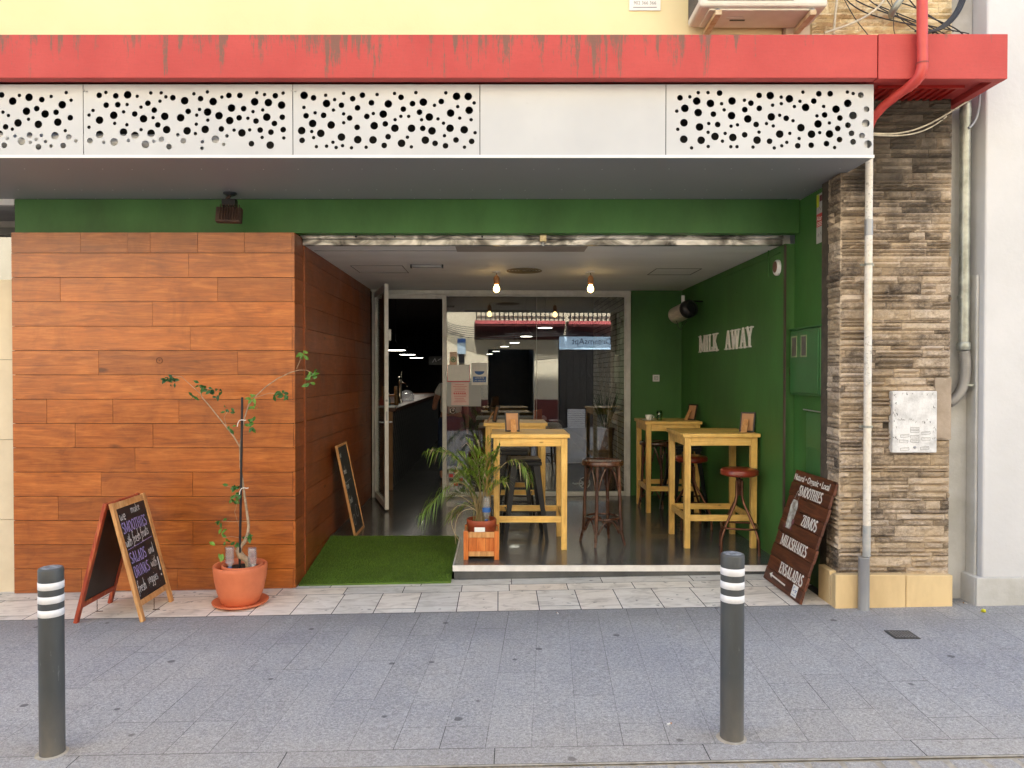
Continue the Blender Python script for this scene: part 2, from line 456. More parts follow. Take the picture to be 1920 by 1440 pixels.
def m_red():
    m, n, b = nt('weathered_red_paint')
    v = coords(n)
    base = ramp(n, noisetex(n, v, 3, 6), [(.3, (.41, .040, .036)), (.7, (.49, .060, .052))])
    st = noisetex(n, coords(n, (1, 1, .09)), 20, 6, .72)
    broad = noisetex(n, coords(n, (1, 1, .01)), 2.2, 3, .5)
    geo = n.nodes.new('ShaderNodeSeparateXYZ')
    t = n.nodes.new('ShaderNodeTexCoord'); n.links.new(t.outputs['Object'], geo.inputs[0])
    h = n.nodes.new('ShaderNodeMapRange'); n.links.new(geo.outputs['Z'], h.inputs[0])
    h.inputs[1].default_value = -.15; h.inputs[2].default_value = .14; h.inputs[3].default_value = -.03; h.inputs[4].default_value = .14
    xr = n.nodes.new('ShaderNodeMapRange'); n.links.new(geo.outputs['X'], xr.inputs[0])
    xr.inputs[1].default_value = 0.9; xr.inputs[2].default_value = 2.2; xr.inputs[3].default_value = 0.0; xr.inputs[4].default_value = -0.16
    grain = noisetex(n, coords(n, (1, 1, .5)), 70, 5, .75)
    f = math_(n, 'ADD', math_(n, 'ADD', st, h.outputs[0]), math_(n, 'MULTIPLY', grain, .22))
    f = math_(n, 'ADD', math_(n, 'ADD', f, xr.outputs[0]), math_(n, 'MULTIPLY', broad, .30))
    mask = ramp(n, f, [(.85, (0, 0, 0)), (.93, (1, 1, 1))])
    mask2 = math_(n, 'MULTIPLY', mask, .8)
    c = mixc(n, math_(n, 'MULTIPLY', ramp(n, grain, [(.5, (0, 0, 0)), (.7, (1, 1, 1))]), .22), base, (.22, .05, .04))
    c = mixc(n, mask2, c, (.12, .085, .06))
    n.links.new(c, b.inputs['Base Color'])
    b.inputs['Roughness'].default_value = .6
    bump(n, b, noisetex(n, coords(n, (.4, 1, 2)), 30, 5), .35, .004)
    return m
RED = m_red()

def m_panel():
    m, n, b = nt('white_perforated_sheet')
    v = coords(n)
    c = ramp(n, noisetex(n, v, 1.2, 4), [(.3, (.45, .465, .495)), (.7, (.52, .535, .56))])
    sp = noisetex(n, v, 26, 3, .5)
    c = mixc(n, ramp(n, sp, [(.68, (0, 0, 0)), (.80, (.35, .35, .35))]), c, (.42, .42, .42))
    n.links.new(c, b.inputs['Base Color'])
    b.inputs['Roughness'].default_value = .42
    bump(n, b, noisetex(n, v, 2.5, 2), .25, .01)
    return m
PANEL = m_panel()
SOFFIT = mat('grey_soffit_sheet', (.26, .265, .275), (.235, .24, .25), 1.0, 0.45, bmp=0.05)
YELLOW = mat('cream_yellow_render', (.80, .70, .42), (.76, .65, .37), 1.4, 0.85, bmp=0.2, bscale=60)
WHITE_R = mat('white_render', (.62, .62, .635), (.55, .55, .56), 1.1, 0.85, bmp=0.35, bscale=9, bdist=.012)
WHITE_R2 = mat('dirty_white_render', (.55, .545, .53), (.42, .41, .38), 3, 0.85, bmp=0.4, bscale=20, bdist=.01)
BEIGE_S = mat('beige_plinth_stone', (.72, .54, .29), (.58, .42, .22), 5, 0.6, bmp=0.15, stretch=(1, 1, .4))
BEIGE_T = mat('beige_tile', (.70, .60, .44), (.64, .54, .39), 6, 0.5, bmp=0.05)
CONC = mat('polished_concrete', (.105, .108, .108), (.055, .057, .058), 2.2, 0.22, bmp=0.06, rvar=.22, stretch=(1, 1, 1), coat=.15)
CONC_L = mat('rough_concrete_step', (.24, .22, .19), (.08, .075, .065), 9, 0.8, bmp=0.4)

def m_stone(name, dark, mid, light, warm, grime=0.0):
    m, n, b = nt(name)
    v = coords(n)
    big = noisetex(n, v, 5.5, 6, .65, .4)
    fine = noisetex(n, coords(n, (1, 1, 1.25)), 48, 8, .75)
    ra = attr(n)
    f = math_(n, 'ADD', math_(n, 'MULTIPLY', big, .32), math_(n, 'MULTIPLY', fine, .50))
    f = math_(n, 'ADD', f, math_(n, 'MULTIPLY', ra, .20))
    c = ramp(n, f, [(.37, dark), (.48, mid), (.61, light)])
    wm = ramp(n, noisetex(n, v, 2.4, 3, .5), [(.45, (0, 0, 0)), (.62, (.7, .7, .7))])
    c = mixc(n, wm, c, mixc(n, f, mid, warm))
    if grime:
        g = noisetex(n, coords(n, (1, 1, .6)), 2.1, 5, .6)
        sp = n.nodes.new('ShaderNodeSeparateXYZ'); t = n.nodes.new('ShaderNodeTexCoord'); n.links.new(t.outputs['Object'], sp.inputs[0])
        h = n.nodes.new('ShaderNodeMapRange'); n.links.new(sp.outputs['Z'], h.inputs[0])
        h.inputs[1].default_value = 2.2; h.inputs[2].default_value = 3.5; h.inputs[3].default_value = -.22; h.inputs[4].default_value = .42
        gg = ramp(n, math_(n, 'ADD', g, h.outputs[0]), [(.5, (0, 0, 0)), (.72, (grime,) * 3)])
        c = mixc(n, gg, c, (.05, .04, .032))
    n.links.new(c, b.inputs['Base Color'])
    b.inputs['Roughness'].default_value = .88
    bump(n, b, fine, .9, .008)
    return m
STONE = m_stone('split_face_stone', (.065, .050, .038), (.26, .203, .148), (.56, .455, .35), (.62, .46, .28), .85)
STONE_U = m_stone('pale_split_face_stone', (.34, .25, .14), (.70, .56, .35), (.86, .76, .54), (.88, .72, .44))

def m_pave():
    m, n, b = nt('grey_granite_slabs')
    v = coords(n)
    sp = noisetex(n, v, 170, 3, .75)
    sp2 = noisetex(n, v, 65, 3, .7)
    f = math_(n, 'ADD', math_(n, 'MULTIPLY', sp, .6), math_(n, 'MULTIPLY', sp2, .4))
    c = ramp(n, f, [(.37, (.185, .186, .192)), (.5, (.330, .331, .338)), (.65, (.57, .57, .575))])
    big = noisetex(n, v, .9, 5, .6)
    dirt = ramp(n, big, [(.3, (.84, .85, .90)), (.5, (1, 1, 1)), (.7, (1.06, 1.03, .98))])
    c = mixc(n, 1.0, c, dirt, 'MULTIPLY')
    sh = ramp(n, attr(n), [(0, (.95, .95, .96)), (1, (1.05, 1.05, 1.05))])
    c = mixc(n, 1.0, c, sh, 'MULTIPLY')
    # chewing-gum and oil spots, pale scuffs
    vo = n.nodes.new('ShaderNodeTexVoronoi'); vo.inputs['Scale'].default_value = 3.6
    n.links.new(coords(n), vo.inputs['Vector'])
    vd = math_(n, 'ADD', vo.outputs['Distance'], math_(n, 'MULTIPLY', noisetex(n, coords(n), 9, 4), .09))
    spot = ramp(n, vd, [(.105, (.75, .75, .75)), (.125, (0, 0, 0))])
    c = mixc(n, spot, c, (.06, .062, .068))
    sc = noisetex(n, coords(n, (.5, 3, 1)), 7, 6, .75)
    sm = ramp(n, sc, [(.66, (0, 0, 0)), (.80, (.5, .5, .5))])
    c = mixc(n, sm, c, (.42, .40, .36))
    # beige dust near the kerb line
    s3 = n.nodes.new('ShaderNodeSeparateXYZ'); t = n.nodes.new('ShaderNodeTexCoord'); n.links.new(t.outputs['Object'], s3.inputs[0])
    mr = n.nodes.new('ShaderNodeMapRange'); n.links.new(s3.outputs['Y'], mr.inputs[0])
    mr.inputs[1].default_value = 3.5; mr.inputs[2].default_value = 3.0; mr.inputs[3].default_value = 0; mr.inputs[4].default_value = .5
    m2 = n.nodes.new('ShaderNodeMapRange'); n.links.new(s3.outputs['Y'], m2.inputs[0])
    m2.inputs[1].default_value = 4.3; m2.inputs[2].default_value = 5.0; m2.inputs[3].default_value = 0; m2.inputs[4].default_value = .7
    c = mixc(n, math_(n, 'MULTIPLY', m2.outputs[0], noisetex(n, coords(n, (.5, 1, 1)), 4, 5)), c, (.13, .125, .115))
    dm = math_(n, 'MULTIPLY', mr.outputs[0], noisetex(n, coords(n), 3, 4))
    c = mixc(n, dm, c, (.38, .33, .27))
    n.links.new(c, b.inputs['Base Color'])
    b.inputs['Roughness'].default_value = .72
    bump(n, b, f, .5, .003)
    return m
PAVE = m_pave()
GROUT = mat('pavement_joint', (.05, .05, .052), (.03, .03, .032), 20, .95, bmp=.3)
GROUT_B = mat('beige_sett_mortar', (.46, .42, .36), (.30, .27, .22), 20, .95, bmp=.5)
def m_marble():
    m, n, b = nt('worn_marble_slabs')
    v = coords(n, (1, 2.2, 1), (0, 0, .2))
    a = noisetex(n, v, 4.5, 8, .62, 1.5)
    c = ramp(n, a, [(.3, (.50, .47, .43)), (.48, (.76, .73, .68)), (.7, (.87, .85, .81))])
    wm = ramp(n, attr(n), [(.0, (.74, .76, .78)), (.55, (1, .98, .95)), (.8, (1.0, .93, .86)), (1.0, (.98, .80, .55))])
    c = mixc(n, 1.0, c, wm, 'MULTIPLY')
    sp = ramp(n, noisetex(n, coords(n), 16, 3, .6), [(.66, (0, 0, 0)), (.71, (.75, .75, .75))])
    c = mixc(n, sp, c, (.14, .13, .12))
    n.links.new(c, b.inputs['Base Color'])
    b.inputs['Roughness'].default_value = .5
    bump(n, b, a, .15, .003)
    return m
MARBLE = m_marble()

# ================================================================== SETTING
def sheet(name, x0, x1, y0, y1, dz, m):
    mb = MB()
    mb.add([(x0, y0, G(x0) + dz), (x1, y0, G(x1) + dz), (x1, y1, G(x1) + dz), (x0, y1, G(x0) + dz)], [(0, 1, 2, 3)])
    return tag(mb.build(name, m), kind='structure')
sheet('ground', -60, 60, -60, 60, -.05, GROUT)
sheet('pavement_bed', -14, 14, 3.034, 5.8, -.0035, GROUT)
# granite slabs laid in strips running away from the kerb
mb = MB()
ang = .07
def slab(cx0, cx1, y0, y1, a, g=.0022, dz=0.0, rot=ang):
    def pt(x, y):
        xx = x + (y - 4.0) * rot
        return (xx, y, G(xx) + dz)
    mb.add([pt(cx0 + g, y0 + g), pt(cx1 - g, y0 + g), pt(cx1 - g, y1 - g), pt(cx0 + g, y1 - g)], [(0, 1, 2, 3)], a)
rr = random.Random(11)
x = -9.0
while x < 9.5:
    w = .2 if x < 1.2 else .205
    y = 3.17; 
    first = True
    while y < 5.008:
        L = rr.choice([.3, .4, .4, .5, .6]) if not first else rr.choice([.2, .3, .4, .5])
        y2 = min(5.008 if x + w < 2.35 else 5.6, y + L)
        if (5.008 if x + w < 2.35 else 5.6) - y2 < .1: y2 = 5.008 if x + w < 2.35 else 5.6
        slab(x, x + w, y, y2, rr.random(), rr.choice([.0003, .0005, .0008, .0014]))
        y = y2; first = False
    x += w
x = -9.0
while x < 9.5:   # long kerb stones
    slab(x, x + .9, 3.035, 3.17, rr.random(), .002, .0, 0.02); x += .9
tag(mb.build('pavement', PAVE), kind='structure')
# row of setts and the road behind them
sheet('kerb_mortar', -14, 14, 3.022, 3.0365, -.001, GROUT_B)
sheet('road_bed', -14, 14, -3.25, 3.034, -.008, GROUT_B)
mb = MB()
y = 3.036
row = 0
while y > -3.1:
    x = -7.0 + (row % 2) * .07
    dep = .125 if row == 0 else .11
    while x < 7.5:
        w = rr.uniform(.115, .16) if row else rr.uniform(.13, .155)
        if y > 1.6 or rr.random() < 2:
            x0, x1, y1, y0 = x + .011, x + w - .011, y - (.020 if row == 0 else .010), y - dep + .010
            z = G(x) - rr.uniform(.0, .003)
            j = lambda: rr.uniform(-.005, .005)
            c = [(x0 + j(), y0 + j()), (x1 + j(), y0 + j()), (x1 + j(), y1 + j()), (x0 + j(), y1 + j())]
            i = .012
            cc = [((px - (x0 + x1) / 2) * (1 - i / w * 2) + (x0 + x1) / 2, (py - (y0 + y1) / 2) * (1 - i / dep * 2) + (y0 + y1) / 2) for px, py in c]
            v = [(a, b_, z - .03) for a, b_ in c] + [(a, b_, z - .006) for a, b_ in c] + [(a, b_, z) for a, b_ in cc]
            mb.add(v, [(8, 9, 10, 11)] + [(k, (k + 1) % 4, 4 + (k + 1) % 4, 4 + k) for k in range(4)] + [(4 + k, 4 + (k + 1) % 4, 8 + (k + 1) % 4, 8 + k) for k in range(4)], rr.random())
        x += w
    y -= dep; row += 1
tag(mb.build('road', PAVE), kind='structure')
# marble forecourt strip
sheet('forecourt_bed', -14, 2.36, 5.008, 5.85, -.004, mat('forecourt_mortar', (.16, .14, .11), (.09, .08, .065), 20, .9))
mb = MB()
def mslab(x0, x1, y0, y1, a, rot):
    g = .003
    def pt(x, y):
        xx = x + (y - 5.3) * rot
        return (xx, y, G(xx) + .001)
    mb.add([pt(x0 + g, y0 + g), pt(x1 - g, y0 + g), pt(x1 - g, y1 - g), pt(x0 + g, y1 - g)], [(0, 1, 2, 3)], a)
x = -6.2; k = 0
while x < 2.2:
    w = .285 if x > -2.2 else .42
    rot = .0
    if k % 4 == 2: mslab(x, x + w, 5.01, 5.10, rr.uniform(.3, .7), rot); mslab(x, x + w, 5.10, 5.47, rr.uniform(.3, .7), rot)
    else: mslab(x, x + w, 5.01, 5.47, rr.uniform(.2, .75), rot)
    x += w; k += 1
x = -6.2
while x < 2.3:
    w = rr.choice([.36, .44, .5])
    mslab(x, min(2.34, x + w), 5.47, 5.64, rr.uniform(.0, 1.0), .0); x += w
x = -6.2
while x < 2.3:
    w = .7
    mslab(x, min(2.34, x + w), 5.64, 5.82, rr.uniform(.0, .35), .0); x += w
tag(mb.build('forecourt_paving', MARBLE), kind='structure')

FZ = .11                       # café floor level
FY = 5.78                      # front edge of the raised floor
mb = MB()
mb.box(-.352, 2.27, FY + .012, 9.3, -.1, FZ)
mb.box(-1.57, -.352, 6.78, 9.3, -.1, FZ)
mb.box(-3.4, 1.66, 9.3, 26.0, -.1, FZ)
tag(mb.build('floor', CONC), kind='structure')
mb = MB()
mb.box(-.352, 2.268, FY + .02, FY + .10, -.09, FZ - .045)
mb.box(-.352, -.32, FY + .10, 6.78, -.09, FZ - .04)
tag(mb.build('floor_step', CONC_L), kind='structure')
mb = MB()
mb.box(-.362, 2.268, FY - .004, FY + .010, FZ - .043, FZ + .003)
mb.box(-.363, -.353, FY + .010, 6.775, FZ - .040, FZ + .003)
tag(mb.build('step_edge', mat('white_edge_strip', (.80, .78, .76), (.66, .64, .62), 12, .45)), kind='structure')

# grass mat ramp
mb = MB()
A = [(-1.555, 5.70, .012 + G(-1.5)), (-.372, 5.70, .012), (-.372, 6.80, FZ + .012), (-1.555, 6.80, FZ + .012)]
mb.add(A + [(a, b_, c - .022) for a, b_, c in A], [(0, 1, 2, 3), (0, 4, 5, 1), (1, 5, 6, 2), (2, 6, 7, 3), (3, 7, 4, 0)])
rg = random.Random(3)
for i in range(26000):
    u, v = rg.random(), rg.random()
    px = -1.553 + u * 1.178; py = 5.702 + v * 1.094
    pz = (.012 + G(-1.5) * (1 - u)) * (1 - v) + (FZ + .012) * v
    t = rg.random() * 6.28; w = .0016; h = rg.uniform(.009, .017)
    l = Vector((math.cos(t), math.sin(t), 0)); q = Vector((rg.uniform(-.006, .006), rg.uniform(-.009, .003), 0))
    p = Vector((px, py, pz))
    mb.add([p - l * w, p + l * w, p + q + Vector((0, 0, h))], [(0, 1, 2)], rg.random())
def m_grass():
    m, n, b = nt('artificial_turf')
    c = ramp(n, attr(n), [(0, (.04, .085, .008)), (.6, (.09, .17, .018)), (1, (.16, .26, .035))])
    c = mixc(n, 1.0, c, ramp(n, noisetex(n, coords(n), 5, 3), [(.3, (.8, .8, .8)), (.7, (1.15, 1.15, 1.1))]), 'MULTIPLY')
    n.links.new(c, b.inputs['Base Color']); b.inputs['Roughness'].default_value = .6
    return m
tag(mb.build('grass_mat', m_grass()), 'green artificial grass mat on the ramp into the café', 'mat')

# ================================================================== BUILDING
cafe = thing('cafe_building', 'cream yellow rendered building above the red ledge of the café', 'building', (0, 5.1, 0))
def part(mb, name, m, parent, bev=0.0, **k):
    """mesh given in world coordinates, re-based on its parent's place"""
    Mi = parent_matrix(parent).inverted()
    mb.v = [Mi @ Vector(v) for v in mb.v]
    return mb.build(name, m, parent, bev, **k)
def parent_matrix(p):
    M = Matrix.Translation(p.location) @ p.rotation_euler.to_matrix().to_4x4()
    if p.parent: M = parent_matrix(p.parent) @ M
    return M
mb = MB().box(-12, 1.93, 5.05, 5.35, 3.74, 13.45); part(mb, 'wall', YELLOW, cafe)
mb = MB().box(-12, 3.5, 5.36, 26.2, 3.6, 13.2); part(mb, 'roof', DARK, cafe)
mb = MB().box(1.94, 2.10, 5.0, 5.34, 3.74, 13.4); part(mb, 'pilaster', mat('pale_render_strip', (.66, .58, .45), (.6, .5, .38), 3, .8), cafe)
# café interior shell
room = thing('cafe_interior', 'dark interior room of the café behind the glass front', 'room', (0, 12, 0))
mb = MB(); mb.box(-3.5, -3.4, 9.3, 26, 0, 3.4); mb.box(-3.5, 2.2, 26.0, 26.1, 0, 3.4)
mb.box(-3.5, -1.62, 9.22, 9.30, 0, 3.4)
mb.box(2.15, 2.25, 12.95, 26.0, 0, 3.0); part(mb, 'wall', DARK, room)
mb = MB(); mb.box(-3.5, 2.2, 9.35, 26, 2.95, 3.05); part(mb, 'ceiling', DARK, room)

def m_brick():
    m, n, b = nt('whitewashed_brick')
    br = n.nodes.new('ShaderNodeTexBrick')
    n.links.new(coords(n, (1, 1, 1), (R(90), 0, R(90))), br.inputs['Vector'])
    t = n.nodes.new('ShaderNodeTexCoord'); s = n.nodes.new('ShaderNodeSeparateXYZ'); c3 = n.nodes.new('ShaderNodeCombineXYZ')
    n.links.new(t.outputs['Object'], s.inputs[0]); n.links.new(s.outputs['Y'], c3.inputs[0]); n.links.new(s.outputs['Z'], c3.inputs[1])
    n.links.new(c3.outputs[0], br.inputs['Vector'])
    br.inputs['Scale'].default_value = 1; br.inputs['Brick Width'].default_value = .26; br.inputs['Row Height'].default_value = .075
    br.inputs['Mortar Size'].default_value = .006
    br.inputs['Color1'].default_value = (.74, .70, .58, 1); br.inputs['Color2'].default_value = (.52, .48, .38, 1); br.inputs['Mortar'].default_value = (.16, .14, .11, 1)
    n.links.new(br.outputs[0], b.inputs['Base Color']); b.inputs['Roughness'].default_value = .85
    bump(n, b, br.outputs['Fac'], -.5, .01)
    return m
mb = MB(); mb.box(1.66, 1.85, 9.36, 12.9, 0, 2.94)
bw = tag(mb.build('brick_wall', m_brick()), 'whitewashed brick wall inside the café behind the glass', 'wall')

# alcove side walls (green), header, ceiling
gw = thing('green_wall', 'green painted wall of the alcove carrying the white lettering', 'wall', (2.3, 7.5, 0))
mb = MB()
mb.box(2.272, 2.60, 5.86, 9.32, -.1, 2.655)
part(mb, 'side_wall', GREEN, gw)
mb = MB(); mb.box(1.645, 2.27, 9.14, 9.34, 0, 2.655); part(mb, 'back_wall', GREEN, gw)
mb = MB(); mb.box(2.35, 2.62, 5.18, 5.855, -.1, 2.975); part(mb, 'jamb_wall', GREEN, gw)
mb = MB()
mb.box(2.262, 2.271, 7.02, 7.1, 2.395, 2.40)
mb.tube([(2.268, 6.2, 2.44), (2.268, 6.2, 2.66)], .006); mb.tube([(2.268, 7.6, 2.60), (2.268, 5.95, 2.60)], .005)
part(mb, 'wall_cable', GREEN, gw)

z0_soffit = Z(295, 4.66)
hd = thing('green_header', 'long green beam under the grey soffit above the opening', 'beam', (-.7, 5.8, 2.8))
mb = MB().box(X(30, 5.75), 2.345, 5.75, 5.84, Z(437, 5.75), z0_soffit - .0045); part(mb, 'beam_face', GREEN, hd, .004)
mb = MB().box(-1.60, 2.27, 5.842, 5.95, Z(437, 5.75) + .02, 2.97); part(mb, 'beam_back', GREEN, hd)

mb = MB()
mb.box(-1.6, 2.35, 5.95, 9.36, 2.658, 2.75)
cl = tag(mb.build('ceiling', CEIL), kind='structure')
# hatch outlines and repair patch in the alcove ceiling
mb = MB()
def rect_outline(x0, x1, y0, y1, z, t=.006):
    mb.box(x0, x1, y0, y0 + t, z - .002, z + .001); mb.box(x0, x1, y1 - t, y1, z - .002, z + .001)
    mb.box(x0, x0 + t, y0 + t, y1 - t, z - .002, z + .001); mb.box(x1 - t, x1, y0 + t, y1 - t, z - .002, z + .001)
rect_outline(-1.42, -.92, 7.05, 7.55, 2.657); rect_outline(1.55, 2.0, 7.25, 7.7, 2.657)
mb.box(-1.55, -.35, 6.2, 6.205, 2.655, 2.6585)
tag(mb.build('ceiling_hatch', mat('dark_gap', (.16, .15, .14), (.1, .1, .1), 9, .8)), 'flat inspection hatch outlines in the alcove ceiling', 'hatch')
mb = MB().box(-.35, .72, 5.96, 6.22, 2.651, 2.6575)
tag(mb.build('ceiling_board', mat('bare_board', (.40, .35, .31), (.3, .26, .23), 5, .7)), 'brownish repair board in the alcove ceiling behind the padlock', 'board')

# roller shutter guide across the opening
sg = thing('shutter_guide', 'dented galvanised shutter guide rail across the top of the opening', 'rail', (.3, 5.85, 2.69))
zt = Z(441, 5.86); zb = Z(459, 5.86)
def m_galv2():
    m, n, b = nt('dented_zinc')
    v = coords(n, (1, 1, 2))
    w = noisetex(n, v, 4.5, 3, .5, 1.0)
    n.links.new(ramp(n, w, [(.35, (.06, .055, .05)), (.5, (.3, .29, .27)), (.62, (.75, .73, .70))]), b.inputs['Base Color'])
    b.inputs['Metallic'].default_value = .6; b.inputs['Roughness'].default_value = .35
    bump(n, b, w, .6, .02)
    return m
ZINC = m_galv2()
mb = MB(); mb.box(X(567, 5.86), 2.262, 5.86, 5.90, zt - .028, zt); part(mb, 'upper_flange', ZINC, sg, .003)
mb = MB(); mb.box(X(567, 5.86), 2.262, 5.875, 5.93, zb, zt - .030); part(mb, 'lower_flange', ZINC, sg, .003)
mb = MB()
for px in (668, 741, 904):
    mb = MB(); mb.lathe([(.008, 0), (.006, .006), (.001, .008)], 8, (X(px, 5.86), 5.858, zt - .012), M=Matrix.Rotation(R(90), 3, 'X')); part(mb, 'bolt', BLACK_M, sg)
lk = thing('padlock', 'brass padlock hanging from the shutter rail', 'padlock', (X(1018, 5.83), 5.83, zt - .03))
mb = MB().box(-.026, .026, -.018, .018, -.03, .03); mb.build('body', mat('brass', (.6, .52, .33), (.4, .33, .2), 40, .35, .9), lk, .005)
mb = MB(); mb.tube([(0, 0, -.03), (0, 0, -.055)], .006); mb.lathe([(.012, -.06), (.012, -.05)], 10); mb.build('key', STEEL, lk)

# ---------------------------------------------------------------- awning box
YF = 4.66
z0, z1 = Z(295, YF), Z(158.5, YF)
aw = thing('awning_box', 'long boxed awning with white perforated fascia and grey underside', 'awning', (-.8, 5.2, 3.2))
edges = [-480, -232, 160, 551, 900, 1247, 1635]
rp = random.Random(5)
def perforated(xa, xb, holes):
    cu = bpy.data.curves.new('c', 'CURVE'); cu.dimensions = '2D'; cu.fill_mode = 'BOTH'; cu.extrude = .0015
    def spl(pts):
        s = cu.splines.new('POLY'); s.points.add(len(pts) - 1); s.use_cyclic_u = True
        for i, p in enumerate(pts): s.points[i].co = (p[0], p[1], 0, 1)
    spl([(xa, z0), (xb, z0), (xb, z1), (xa, z1)])
    for hx, hz, r in holes:
        spl([(hx + r * math.cos(2 * math.pi * k / 18), hz + r * math.sin(2 * math.pi * k / 18)) for k in range(18)])
    o = bpy.data.objects.new('c', cu); COL.objects.link(o)
    dg = bpy.context.evaluated_depsgraph_get()
    me = bpy.data.meshes.new_from_object(o.evaluated_get(dg))
    mb = MB(); mb.add([(v.co.x, YF - v.co.z, v.co.y) for v in me.vertices], [tuple(p.vertices) for p in me.polygons])
    bpy.data.objects.remove(o); bpy.data.curves.remove(cu); bpy.data.meshes.remove(me)
    return mb
def poisson(xa, xb):
    out = []
    for r, cnt, gap in ((.0247, 25, .022), (.0185, 25, .017), (.0115, 38, .014)):
        tries = 0; c = 0
        while c < cnt * (xb - xa) / 1.15 and tries < 6000:
            tries += 1
            hx = rp.uniform(xa + r, xb - r); hz = rp.uniform(z0 + .045 + r, z1 - .035 - r)
            if all((hx - a) ** 2 + (hz - b_) ** 2 > (r + q + gap) ** 2 for a, b_, q in out):
                out.append((hx, hz, r)); c += 1
    return out
for i in range(len(edges) - 1):
    xa, xb = X(edges[i], YF) + .0025, X(edges[i + 1], YF) - .0025
    if i == 4:
        holes = []
    else:
        hb = {3: X(895, YF), 5: X(1632, YF)}.get(i, xb - .03)
        holes = poisson(xa + (.05 if i == 5 else .02), hb)
    mbp = perforated(xa, xb, holes)
    part(mbp, 'fascia_panel', PANEL, aw)
mb = MB()
mb.box(X(-480, YF), X(1635, YF), YF - .012, YF - .0025, z0 - .006, z0 + .012)      # lower lip
mb.box(X(1635, YF) - .003, X(1635, YF), YF + .003, YF + .35, z0, z1)
part(mb, 'fascia_trim', WHITE_M, aw)
mb = MB().box(X(-480, YF), X(1635, YF) - .004, YF + .003, 5.748, z0 - .004, z0 + .006); part(mb, 'soffit', SOFFIT, aw)
mb = MB()
for px in range(-40, 1600, 61):
    for Yq in (4.9, 5.45, 5.72):
        xx = X(px, 5.0) + rp.uniform(-.05, .05)
        mb.lathe([(.0045, z0 - .007), (.003, z0 - .0085)], 6, (xx, Yq + rp.uniform(-.01, .01), 0))
part(mb, 'rivet', WHITE_M, aw)
mb = MB().box(X(-480, YF), X(1635, YF) - .01, YF + .45, YF + .47, z0 + .01, z1 - .01); part(mb, 'dark_backing', BLACK_M, aw)  # black backing added, its colour gives the dark behind the holes
mb = MB().box(X(-480, YF), X(1635, YF) - .01, YF + .003, YF + .449, z1 - .012, z1 - .004); part(mb, 'dark_backing_top', BLACK_M, aw)  # black sheet added under the red slab so upper holes read dark
mb = MB(); mb.tube([(X(-300, YF), YF + .07, z0 + .13), (X(420, YF), YF + .09, z0 + .11)], .055, 14); part(mb, 'inner_duct', WHITE_M, aw)
mb = MB().box(X(1615, YF), X(1628, YF), YF + .03, YF + .08, z0 + .01, z1 - .02); part(mb, 'end_bracket', WHITE_M, aw)
mb = MB()
for px in (157, 548):
    for py in (170, 291):
        p = P(px, py, YF - .004)
        mb.lathe([(.007, 0), (.004, .006)], 8, p, M=Matrix.Rotation(R(90), 3, 'X')); mb.lathe([(.006, 0), (.004, .006)], 8, p + Vector((.018, 0, -.004)), M=Matrix.Rotation(R(90), 3, 'X'))
part(mb, 'clip', STEEL, aw)

# ---------------------------------------------------------------- red ledge
YR = 4.57
rl = thing('red_ledge', 'weathered red concrete ledge running above the white fascia', 'ledge', (0, 4.8, 3.6))
zr0, zr1 = Z(146, YR), Z(64.5, YR)
xj = X(1642, YR)
xr = X(1884, YR)
mb = MB()
mb.box(-12, xj - .003, YR, YR + .07, zr0, zr1); mb.box(-12, xj - .003, YR + .07, 5.05, zr0 + .03, zr1 - .001)
part(mb, 'long_slab', RED, rl, .004)
mb = MB()
mb.box(xj + .003, xr, YR - .001, YR + .06, zr0 - .006, zr1 + .003)
mb.box(xr - .06, xr - .001, YR + .061, 5.1, zr0 - .005, zr1 + .002)
mb.box(xj + .003, xr - .061, YR + .061, 5.1, zr0 + .03, zr1)
part(mb, 'end_slab', RED, rl, .004)
mb = MB()
for k in range(11):
    xx = 2.47 + k * .05
    mb.bar((xx, 4.78, zr0 + .022), (xx, 5.0, zr0 + .022), .02, .014)
mb.box(2.44, 3.0, 4.76, 4.78, zr0 + .012, zr0 + .029)
part(mb, 'underside_grille', mat('red_gloss_paint', (.42, .02, .015), (.33, .015, .012), 6, .35), rl)

# ---------------------------------------------------------------- wooden cladding
YW = 5.65
wc = thing('wooden_cladding', 'orange brown wooden board cladding wall left of the opening', 'cladding', (-2.6, 5.65, 0))
xl, xrw = X(23, YW), X(553, YW)
ztop = Z(435.5, YW)
zs = [ztop, ztop - .158]
while zs[-1] > -.12: zs.append(zs[-1] - .1868)
joints = [[153, 241, 283, 372, 459, 548], [355], [114, 409, 548], [287], [357, 548], [185, 446], [548], [87, 211, 335], [140, 286, 550], [252, 455], [188, 360, 548], [107], [360, 548], [230, 420], [150, 330, 548], [280]]
mb = MB()
for i in range(len(zs) - 1):
    js = [xl] + [X(j, YW) for j in joints[i % len(joints)]] + [xrw]
    for a, b_ in zip(js[:-1], js[1:]):
        mb.box(a + .0012, b_ - .0012, YW + rr.uniform(0, .002), YW + .02, max(zs[i + 1] + .0019, G((a + b_) / 2) + .004), zs[i] - .0019, rr.random())
